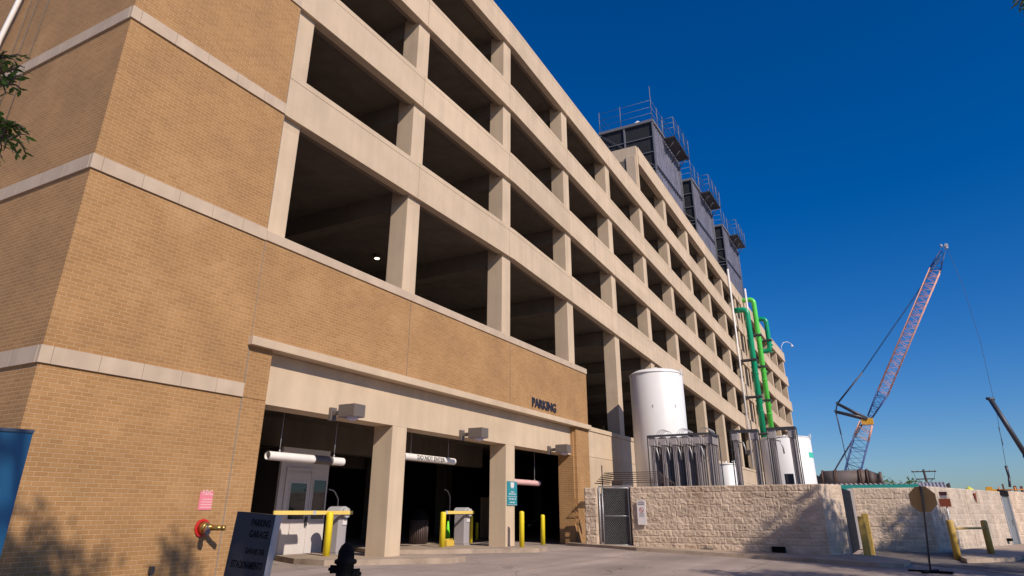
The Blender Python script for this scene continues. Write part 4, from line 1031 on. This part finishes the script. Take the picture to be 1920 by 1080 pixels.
# two bollards next to the gate
for px, y, h, lab in ((1627, 1.46, 1.22, 'weathered square yellow post in front of the slate gate, the nearer of two'), (1636, 1.62, 1.3, 'weathered yellow post in front of the slate gate, the farther of two')):
    X = 25.6 if 'nearer' in lab else 27.2
    q = at(px if 'nearer' in lab else 1635, 1040, 0, X); b = MB(); b.box(q.x-.1, q.x+.1, q.y-.1, q.y+.1, gz(q.y)-.02, gz(q.y)+h, bev=.02)
    tag(b.build('bollard', M['oldyellow']), lab, 'bollard', 'weathered yellow posts by the gate')
# grey door at the far right with lintel
dv = Vector((.952, -.305, 0)); nv_ = Vector((-.305, -.952, 0)); o_ = Vector((41.65, -3.77, 0))
t = empty('service_door', o_, 'grey steel service door in the block wall at the right edge', 'door')
b = MB(); b.obox(o_+dv*.75-nv_*.1, dv, nv_, .65, .03, -.35, 1.85); b.build('door_leaf', M['door'], t)
b = MB(); b.obox(o_+dv*.75-nv_*.04, dv, nv_, .72, .05, 1.86, 2.12); b.build('lintel', M['black'], t)
b = MB(); b.obox(o_+dv*.05-nv_*.05, dv, nv_, .04, .06, -.35, 1.85); b.obox(o_+dv*1.44-nv_*.05, dv, nv_, .04, .06, -.35, 1.85); b.build('door_frame', M['lgrey'], t)
b = MB(); b.obox(o_+dv*1.2-nv_*.02, dv, nv_, .03, .03, .55, .8); b.build('handle', M['chrome'], t)
W4 = empty('stone_wall', (43.1, -4.3, 0), 'last piece of rough block wall beyond the grey service door', 'stone wall')
bw_child(W4, 'front_face', (43.1, -4.25), (50, -6.5), -.35, -.35, 2.1, .28, .03, M['block'], '', seed=12)

# teal roofed shed behind the second wall
t = empty('shed', (34, 4, 0), 'low shed with teal fascia and pale corrugated roof behind the stone wall', 'shed')
def lowz(px, py, X): return at(px, py, 0, X)
a = at(1588, 916, 0, 36); c = at(1726, 912, 0, 36)
b = MB(); b.box(36.2, 46, c.y-1.6, a.y+1, -.2, 2.0); b.build('shed_wall', mat('tan_shed_wall', (.35, .28, .2), .8), t)
zf = at(1600, 909.5, 0, 36).z
b = MB(); b.box(36.0, 36.12, c.y+.05, a.y+1.2, zf-.28, zf); b.build('fascia', M['tealroof'], t)
b = MB(); 
b.slope(36.05, 41.5, c.y+.05, a.y+1.2, zf, zf+.02, zf+.03, zf+.05)
y = c.y+.15
while y < a.y+1.1:
    b.tube([(36.0, y, zf+.05), (41.5, y, zf+.07)], .03, 6); y += .2
b.build('corrugated_roof', M['roofmetal'], t); b = MB()
e0 = at(1778, 917, 0, 35.5); e1_ = at(1726, 917, 0, 35.5); zlo = at(1750, 921, 0, 35.5).z; zhi = at(1750, 904, 0, 37.6).z
b.slope(35.55, 38, e0.y, e1_.y, zlo-.06, zhi-.06, zlo, zhi)
y = e0.y+.03
while y < e1_.y: b.tube([(35.5, y, zlo+.01), (38, y, zhi+.01)], .03, 6); y += .14
b.build('ribbed_roof', M['roofmetal'], t)
# dark hipped hut roof
t = empty('hut', (60, -4, 0), 'small hut with a dark flat pitched roof beyond the pale block wall', 'hut')
a = at(1781, 917, 0, 62); c = at(1812, 920, 0, 62)
b = MB(); b.box(62, 68, c.y+.4, a.y+.3, -.3, a.z-.25); b.build('hut_wall', mat('tan_hut_wall', (.45, .33, .22), .8), t)
b = MB(); b.prism([(61.4, c.y-.2), (61.4, a.y+.8), (69, a.y+.8), (69, c.y-.2)], a.z-.25, [a.z-.1]*4); b.prism([(62.6, c.y+.9), (62.6, a.y-.0), (68, a.y-.0), (68, c.y+.9)], a.z-.1, a.z+.45); b.build('hut_roof', mat('dark_roof_felt', (.09, .085, .095), .8), t)

# large rusty duct section lying behind the wall
t = empty('steel_duct', (44, 4, 0), 'long rusting grey duct section lying on cradles behind the stone wall', 'duct')
X = 44.0
pL = at(1545, 901, 0, X); pR = at(1628, 898, 0, X); pE = at(1642, 900, 0, X)
b = MB(); r_ = 15.0/FPX*46*.93
dn = Vector((pR.x, pR.y, pL.z))-Vector((pL.x, pL.y, pL.z)); dn.normalize()
P0 = Vector((X, pL.y, pL.z)); P1 = Vector((X, pR.y, pL.z+.02))
b.tube([P0, P0*.66+P1*.34, P1], r_, 28); b.build('duct_body', M['rustpipe'], t)
b = MB()
for f_ in (.0, .28, .31, .83, .87, 1.0): 
    q = P0*(1-f_)+P1*f_; b = MB(); b.tube([q-dn*.04, q+dn*.04], r_+.05, 28); b.build('flange_ring', mat('rust_flange', (.085, .045, .032), .7, var=.2), t)
b = MB(); b.tube([P1+dn*.05, P1+dn*.25, P1+dn*.55, P1+dn*.56, P1+dn*.7, P1+dn*.71], [r_*.98, r_*.8, r_*.55, r_*.75, r_*.75, r_*.5], 24)
b.build('duct_nozzle', M['rustpipe'], t)
b = MB(); q = P0-dn*.05
b.tube([q, q-dn*.25, q-dn*.8+Vector((0, 0, .35))], [r_*.9, r_*.45, r_*.6], 16, cap=False); b.box(X-.5, X+.6, q.y+.45, q.y+1.1, q.z+.30, q.z+.42)
b.build('inlet_cone', M['dsteel'], t)
b = MB()
for f_ in (.15, .55, .92):
    q = P0*(1-f_)+P1*f_; b.box(X-.5, X+.5, q.y-.15, q.y+.15, 0, q.z-r_*.8)
b.build('cradle', M['dsteel'], t)

# utility pole
t = empty('utility_pole', (90, -10, 0), 'wooden utility pole with cross arms behind the octagonal sign', 'utility pole')
X = 95; a = at(1731, 880, 0, X); g0 = Vector((X, a.y-.3, -.3))
b = MB(); b.tube([g0, (X, a.y, a.z)], [.16, .12], 10); b.build('pole', mat('dark_pole_wood', (.05, .04, .04), .9), t)
b = MB()
for dz, w_ in ((-.25, 1.25), (-1.05, .95)): b.box(X-.06, X+.06, a.y-w_, a.y+w_, a.z+dz-.05, a.z+dz+.06)
for s_ in (-1, 1): b.tube([(X, a.y, a.z-1.7), (X, a.y+s_*.8, a.z-1.05)], .03, 5); b.tube([(X, a.y+s_*1.1, a.z-.25), (X, a.y+s_*.9, a.z-1.05)], .02, 5)
b.build('cross_arm', bpy.data.materials['dark_pole_wood'], t)
b = MB()
for s_ in (-1.15, -.6, .6, 1.15): b.lathe((X, a.y+s_, a.z-.19), [(.05, 0), (.07, .06), (.04, .14), (.001, .16)], 8)
b.build('insulator', M['grey'], t)

# formwork deck with orange rails and small site things
t = empty('formwork_deck', (70, -9, 0), 'orange railed formwork deck of a building site beyond the wall', 'formwork')
X = 70; a = at(1868, 922, 0, X); c = at(1935, 922, 0, X)
b = MB(); b.box(X, X+8, c.y, a.y, a.z-.55, a.z-.35); b.build('deck', M['rust'], t)
b = MB()
y = c.y
while y < a.y: b.tube([(X, y, a.z-.4), (X, y, a.z+.35)], .05, 6); y += 1.05
for z in (-.1, .15): b.tube([(X, c.y, a.z+z), (X, a.y, a.z+z)], .045, 6)
b.build('rail', M['orange2'], t)
b = MB()
y = c.y+.5
while y < a.y: b.box(X+.4, X+8, y-.08, y+.08, -.3, a.z-.55); y += 1.8
b.build('props', M['dsteel'], t)
b = MB(); r0 = random.Random(3); y = c.y+.3
while y < a.y-.2: b.box(X+2, X+2.3, y, y+r0.uniform(.1, .35), a.z-.3, a.z+r0.uniform(.1, .75)); y += .42
b.build('stacked_material', mat('brown_site_timber', (.15, .07, .05), .8, var=.3), t)
q = at(1818, 919, 0, 66); b = MB(); b.box(66, 66.5, q.y-.3, q.y+.3, 0, q.z-.1); b.lathe((66.2, q.y, q.z-.1), [(.33, 0), (.33, .15), (.001, .38)], 10)
tag(b.build('yellow_drum', mat('lime_yellow', (.6, .62, .05), .6)), 'lime yellow capped drum showing over the pale block wall', 'drum')
q = at(1859, 920, 0, 66); b = MB(); b.box(66, 66.5, q.y-.35, q.y+.35, -.3, q.z+.1); b.prism([(66, q.y-.1), (66.5, q.y-.1), (66.5, q.y+.3), (66, q.y+.3)], q.z+.1, q.z+.28)
tag(b.build('upright_panel', M['cyel']), 'orange yellow upright panel showing over the pale block wall', 'panel')
q = at(1826, 929, 0, 33.0); 
vs = [Vector((0, .0, 0))]
b = MB(); w_ = .1; dv2 = Vector((.952, -.305, 0)); nv2 = Vector((-.305, -.952, 0))
# small dark pennant shaped plate fixed to the wall top
s_ = (at(1826, 928, 0, 36.0)); base = Vector((31.6, -.55, 0)); tpar = 0
# position along the third wall where this pixel column falls
dd = ray(1826, 930); tt_ = ((base.x*nv2.x+base.y*nv2.y))/(dd.x*nv2.x+dd.y*nv2.y); hit = Vector((0, 0, CAM_H))+dd*tt_
h0 = hit+nv2*.045
b.add([h0-dv2*.16+Vector((0, 0, .12)), h0+dv2*.16+Vector((0, 0, .12)), h0+dv2*.02+Vector((0, 0, -.3)), h0-dv2*.16+Vector((0, 0, .12))+nv2*.02, h0+dv2*.16+Vector((0, 0, .12))+nv2*.02, h0+dv2*.02+Vector((0, 0, -.3))+nv2*.02],
      [(2, 1, 0), (3, 4, 5), (0, 1, 4, 3), (1, 2, 5, 4), (2, 0, 3, 5)])
tag(b.build('wall_bracket', M['rust']), 'dark rusty triangular bracket on top of the pale block wall', 'bracket')

# ------------------------------------------------------------------ cranes
def frame_pts(p0, p1, w0, w1, n):
    p0, p1 = Vector(p0), Vector(p1); d = (p1-p0).normalized(); s_ = d.cross(Vector((0, 0, 1))).normalized() if abs(d.z) < .98 else Vector((0, 1, 0)); q_ = s_.cross(d).normalized()
    out = []
    for i in range(n+1):
        f_ = i/n; c = p0.lerp(p1, f_); w_ = (w0+(w1-w0)*f_)/2
        out.append([c+s_*a*w_+q_*b_*w_ for a, b_ in ((-1, -1), (1, -1), (1, 1), (-1, 1))])
    return out
def lattice(mb, p0, p1, w0, w1, n, rc, rl):
    F_ = frame_pts(p0, p1, w0, w1, n)
    for k in range(4): mb.tube([F_[0][k], F_[-1][k]], rc, 6)
    for i in range(n):
        for k in range(4):
            a, c = F_[i][k], F_[i+1][(k+1) % 4]
            if i % 2: a, c = F_[i][(k+1) % 4], F_[i+1][k]
            mb.tube([a, c], rl, 4)
            if i % 3 == 0: mb.tube([F_[i][k], F_[i][(k+1) % 4]], rl, 4)
XC = 190.0
def cp(px, py, X=XC): return at(px, py, 0, X)
t = empty('lattice_crane', (XC, cp(1600, 950).y, 0), 'tall crawler crane with blue and orange lattice boom against the sky', 'crane')
lean = cp(1598, 888)-cp(1621, 800)
low0 = cp(1598, 888); low1 = cp(1615, 822); knee = cp(1628, 786)
gbase = low0+(low0-low1)*((low0.z-0)/(low1.z-low0.z))
b = MB(); lattice(b, gbase, low1, 3.2, 3.2, 14, .12, .045); b.build('lower_mast', M['cblue'], t)
b = MB(); lattice(b, low1, cp(1624, 794), 3.2, 2.7, 5, .13, .045); b.build('upper_mast', M['orange'], t)
j0 = cp(1631, 782); j1 = cp(1655, 737); j2 = cp(1753, 507); j3 = cp(1768, 470)
b = MB(); lattice(b, j0, j1, 1.0, 2.3, 7, .13, .05); b.build('boom_foot', M['cblue'], t)
b = MB(); lattice(b, j2, j3, 2.3, 1.0, 6, .12, .05); b.build('boom_tip', M['cblue'], t)
b = MB(); lattice(b, j1, j2, 2.3, 2.3, 38, .11, .045); b.build('lattice_boom', M['orange'], t)
b = MB(); c = cp(1626, 789); b.box(XC-1.0, XC+1.0, c.y-1.3, c.y+1.3, c.z-.9, c.z+.5); b.build('knee_joint', M['cyel'], t)
s1 = cp(1570, 757); s2 = cp(1567, 772)
b = MB()
for e_ in (s1, s2):
    for o_ in (-.9, .9): b.tube([cp(1627, 786)+Vector((o_, 0, 0)), e_+Vector((o_, 0, 0))], [.42, .28], 8)
    b.tube([e_-Vector((1.2, 0, 0)), e_+Vector((1.2, 0, 0))], .3, 8)
b.build('strut', M['dsteel'], t)
b = MB()
for o_ in (-.7, .7):
    O = Vector((o_, 0, 0))
    b.tube([s1+O, cp(1617, 698)+O], .11, 5); b.tube([cp(1617, 698)+O, cp(1683, 602)+O, cp(1716, 555)+O, cp(1764, 480)+O], .06, 5)
    b.tube([s1+O, s2+O], .1, 5)
    b.tube([s2+O, cp(1577, 815)+O], .12, 5); b.tube([cp(1577, 815)+O, cp(1592, 885)+O, cp(1596, 930)+O], .06, 5)
    b.tube([cp(1620, 790)+O, cp(1569, 875)+O, cp(1556, 900)+O], [.14, .12, .08], 5)
b.build('pendant_cable', M['cable'], t)
b = MB(); b.tube([cp(1776, 466), cp(1805, 535), cp(1838, 640), cp(1868, 770), cp(1887, 878)], .045, 5); b.build('hoist_cable', M['cable'], t)
hk = cp(1889, 884); b = MB(); b.tube([hk+Vector((0, 0, 1.2)), hk-Vector((0, 0, 1.2))], [.3, .22], 8); b.tube([hk-Vector((0, 0, 1.2)), hk-Vector((0, -.3, 3.2))], .25, 6); b.tube([cp(1872, 800), cp(1881, 835)], .06, 4); b.build('hook_block', M['dsteel'], t)
b = MB(); c = cp(1771, 466)
b.tube([c, cp(1777, 463)], .3, 8); b.tube([cp(1763, 459), cp(1767, 463)], .3, 6); b.tube([cp(1774, 460)+Vector((-.4, 0, 0)), cp(1774, 460)+Vector((.4, 0, 0))], .42, 12); b.build('head_sheave', M['lgrey'], t)
b = MB(); b.box(XC-4, XC+4, gbase.y-4.5, gbase.y+4.5, 1.2, 4.2); b.box(XC-5, XC+5, gbase.y-4.5, gbase.y-3.2, 0, 1.5); b.box(XC-5, XC+5, gbase.y+3.2, gbase.y+4.5, 0, 1.5); b.build('crawler_base', M['dsteel'], t)
X2 = 150
t = empty('telescopic_crane', (X2, cp(2060, 950, X2).y, 0), 'dark telescopic crane boom reaching in at the right edge', 'crane')
p0, p1 = cp(2010, 990, X2), cp(1858, 750, X2)
pm = p0.lerp(p1, .55); b = MB(); b.tube([p0, pm], .55, 8); b.tube([pm, p1], .42, 8); b.build('boom', M['dsteel'], t)
b = MB(); b.tube([p1, cp(1853, 747, X2)], .35, 8); b.tube([p1+Vector((0, -.6, .1)), p1+Vector((0, .7, .3))], .25, 8); b.build('boom_head', M['dsteel'], t)
b = MB(); b.box(X2-2, X2+4, p0.y-3, p0.y+3, 0, max(1.0, p0.z+1)); b.build('carrier', M['dsteel'], t)

# small far plants over the shed roof
# ------------------------------------------------------------------ trees
def leaf_cloud(mb, centres, nper, rad, size, rnd, narrow=.33, keep=None):
    for c in centres:
        for i in range(nper):
            v = Vector((rnd.gauss(0, 1), rnd.gauss(0, 1), rnd.gauss(0, .8))); v = v.normalized()*rad*rnd.random()**.45
            p = c+v
            if keep and not keep(p): continue
            d_ = Vector((rnd.gauss(0, 1), rnd.gauss(0, 1), rnd.gauss(-.3, .7))).normalized(); s_ = d_.cross(Vector((rnd.gauss(0, 1), rnd.gauss(0, 1), rnd.gauss(0, 1)))).normalized()
            l = size*rnd.uniform(.7, 1.25); w_ = l*narrow
            mb.add([p, p+d_*l*.45+s_*w_*.5, p+d_*l, p+d_*l*.45-s_*w_*.5], [(0, 1, 2, 3)])
def inframe(p, m=40):
    d = p-Vector((0, 0, CAM_H)); z = d.dot(fwd)
    if z <= 0.1: return False
    x = 960+FPX*d.dot(rt)/z; y = CYPX-FPX*d.dot(up)/z
    return -m < x < 1920+m and -m < y < 1080+m
def tree(x, y, h, rc, lab, seed, nclump=26, nper=170, size=.13, low=.42, lean_=(0, 0), narrow=.4, keep=lambda p: not inframe(p), cone=False):
    rnd = random.Random(seed); z0 = gz(y); t = empty('tree', (x, y, z0), lab, 'tree', 'street trees')
    b = MB(); topc = Vector((x+lean_[0], y+lean_[1], z0+h*.62))
    b.tube([(x, y, z0), (x+.05, y, z0+h*.18), (x+lean_[0]*.4, y+lean_[1]*.4, z0+h*.38), topc], [.2, .16, .13, .05], 10)
    cs = []
    for i in range(nclump):
        a = rnd.uniform(0, 2*math.pi); rr = rc*math.sqrt(rnd.random()); zz = z0+h*(low+(1-low)*rnd.random())
        f_ = 1-abs((zz-z0)/h-.68)/.42*.6
        if cone: q_ = 1-math.sqrt(1-rnd.random()*.96); zz = z0+h*(low+(1-low)*q_); f_ = 1.05-q_
        c = Vector((x+lean_[0]+rr*math.cos(a)*f_, y+lean_[1]+rr*math.sin(a)*f_, zz)); cs.append(c)
        s_ = Vector((x+lean_[0]*.4, y+lean_[1]*.4, z0+h*rnd.uniform(.3, .5)))
        if keep(c): b.tube([s_, s_.lerp(c, .5)+Vector((0, 0, -.1)), c], [.06, .035, .012], 6)
    b.build('trunk', M['bark'], t)
    b = MB(); leaf_cloud(b, cs, nper, rc*.30, size, rnd, narrow, keep); b.build('crown', M['leaf'], t)
    return t, rnd
# tree behind and left of the viewpoint: its branch tips hang in at the upper left
t1, rn = tree(-2.2, 3.6, 7.6, 2.3, 'leafy tree whose branch tips hang in at the upper left edge', 5, nclump=22, nper=150, size=.10)
b = MB(); lv = MB()
def twig(p, d, ln, rnd):
    q = p+d*ln; b.tube([p, p.lerp(q, .5)+Vector((0, 0, .02)), q], [.007, .005, .002], 5)
    n = int(ln/.02)
    for i in range(n):
        f_ = .12+.88*i/n; c = p.lerp(q, f_); s_ = d.cross(Vector((0, 0, 1))).normalized()*(1 if i % 2 else -1)
        dd = (s_*.8+d*.65+Vector((rnd.gauss(0, .15), rnd.gauss(0, .15), rnd.gauss(-.25, .25)))).normalized()
        nn_ = dd.cross(Vector((rnd.gauss(0, .5), rnd.gauss(0, .5), 1))).normalized(); l = rnd.uniform(.04, .07); w_ = l*.34
        lv.add([c, c+dd*l*.3+nn_*w_*.42, c+dd*l*.62+nn_*w_*.5, c+dd*l, c+dd*l*.62-nn_*w_*.5, c+dd*l*.3-nn_*w_*.42], [(0, 1, 2, 3, 4, 5)])
def brpt(px, py, dist): d = ray(px, py); return Vector((0, 0, CAM_H))+d.normalized()*dist
rnd = random.Random(11)
for (sx, sy), (ex, ey), n in (((-60, 120), (12, 108), 8), ((-60, 165), (30, 128), 9), ((-60, 150), (20, 160), 8), ((-60, 230), (22, 236), 10), ((-50, 260), (36, 262), 9), ((-50, 240), (0, 305), 5), ((-50, 100), (0, 190), 5)):
    A_ = brpt(sx, sy, 4.6); B_ = brpt(ex, ey, 4.5+rnd.uniform(-.2, .2))
    b.tube([A_, A_.lerp(B_, .5)+Vector((0, 0, .03)), B_], [.014, .009, .003], 6)
    dv_ = (B_-A_).normalized()
    for k in range(n):
        p = A_.lerp(B_, .45+.55*k/n); dr_ = (dv_*.7+Vector((rnd.gauss(0, .6), rnd.gauss(0, .6), rnd.gauss(-.15, .5)))).normalized(); twig(p, dr_, rnd.uniform(.06, .13), rnd)
base_b = brpt(-60, 180, 4.6)
for q in ((-60, 120), (-60, 185), (-60, 230), (-50, 290), (-50, 240), (-50, 100)):
    b.tube([brpt(*q, 4.6), Vector((-1.0, 4.0, 4.2))], [.014, .03], 6)
b.tube([Vector((-1.0, 4.0, 4.2)), Vector((-2.1, 3.6, 3.4))], [.03, .06], 8)
l0 = root_loc(t1)
b.build('hanging_branch', M['bark'], t1); lv.build('hanging_leaves', M['leaf'], t1)
# trees behind and right of the viewpoint: they shade the tower foot, the paving and the walls
tree(-.55, -3.4, 12.15, 2.4, 'broad street tree behind the viewpoint that shades the tower foot', 21, nclump=34, nper=170, size=.2, low=.79)
tree(8.2, -4.8, 8.6, 2.2, 'street tree right of the viewpoint shading the near paving', 23, nclump=34, nper=150, size=.2)
tree(13.6, -6.6, 8.0, 2.4, 'street tree shading the paving before the stone wall', 22, nclump=36, nper=150, size=.2)
tree(18.3, -10.3, 12.6, 3.3, 'broad street tree shading the end of the stone wall', 24, nclump=60, nper=230, size=.24, cone=True, low=.66)
tree(25.3, -15.3, 13.9, 3.4, 'broad street tree shading the second stone wall', 25, nclump=60, nper=230, size=.24, cone=True, low=.66)
tree(2.35, -3.9, 13.0, 1.4, 'slim street tree behind the viewpoint shading the tower foot', 28, nclump=30, nper=190, size=.2, low=.76)
# branch tips at the upper right corner belong to a tall tree right of the view
t6, _ = tree(7.2, -4.6, 9.5, 1.9, 'tall tree whose leaf tips reach the upper right corner', 26, nclump=20, nper=140, size=.14, low=.55)
b = MB(); lv = MB()
for (px, py) in ((1893, -8), (1918, 20), (1905, -20), (1940, 30), (1960, 0)):
    p = brpt(px, py-25, 9.0)
    for k in range(4):
        dr_ = Vector((rnd.gauss(0, .5), rnd.gauss(0, .5), -.6)).normalized(); twig(p, dr_, .22, rnd)
    b.tube([p, brpt(1990, -60, 9.2)], [.008, .02], 5)
b.tube([brpt(1990, -60, 9.2), Vector((7.2, -4.3, 7.4))], [.02, .05], 6)
b.build('hanging_branch', M['bark'], t6); lv.build('hanging_leaves', M['leaf'], t6)
# low plants showing above the shed roof
for px, X, hh, lab in ((1650, 60, .55, 'sparse bush tips above the shed roof right of the duct'), (1703, 60, .45, 'small bush tips above the shed roof left of the utility pole')):
    c = at(px, 906, 0, X); rnd2 = random.Random(px)
    t = empty('bush', (X, c.y, 0), lab, 'bush', 'bush tips over the shed')
    b = MB(); leaf_cloud(b, [c+Vector((0, rnd2.gauss(0, .5), rnd2.gauss(-.3, .2))) for _ in range(6)], 70, hh, .3, rnd2, .3); b.build('foliage', M['leaf'], t)
    b = MB(); b.tube([(X, c.y, 0), c], [.08, .03], 6); b.build('stem', M['bark'], t)
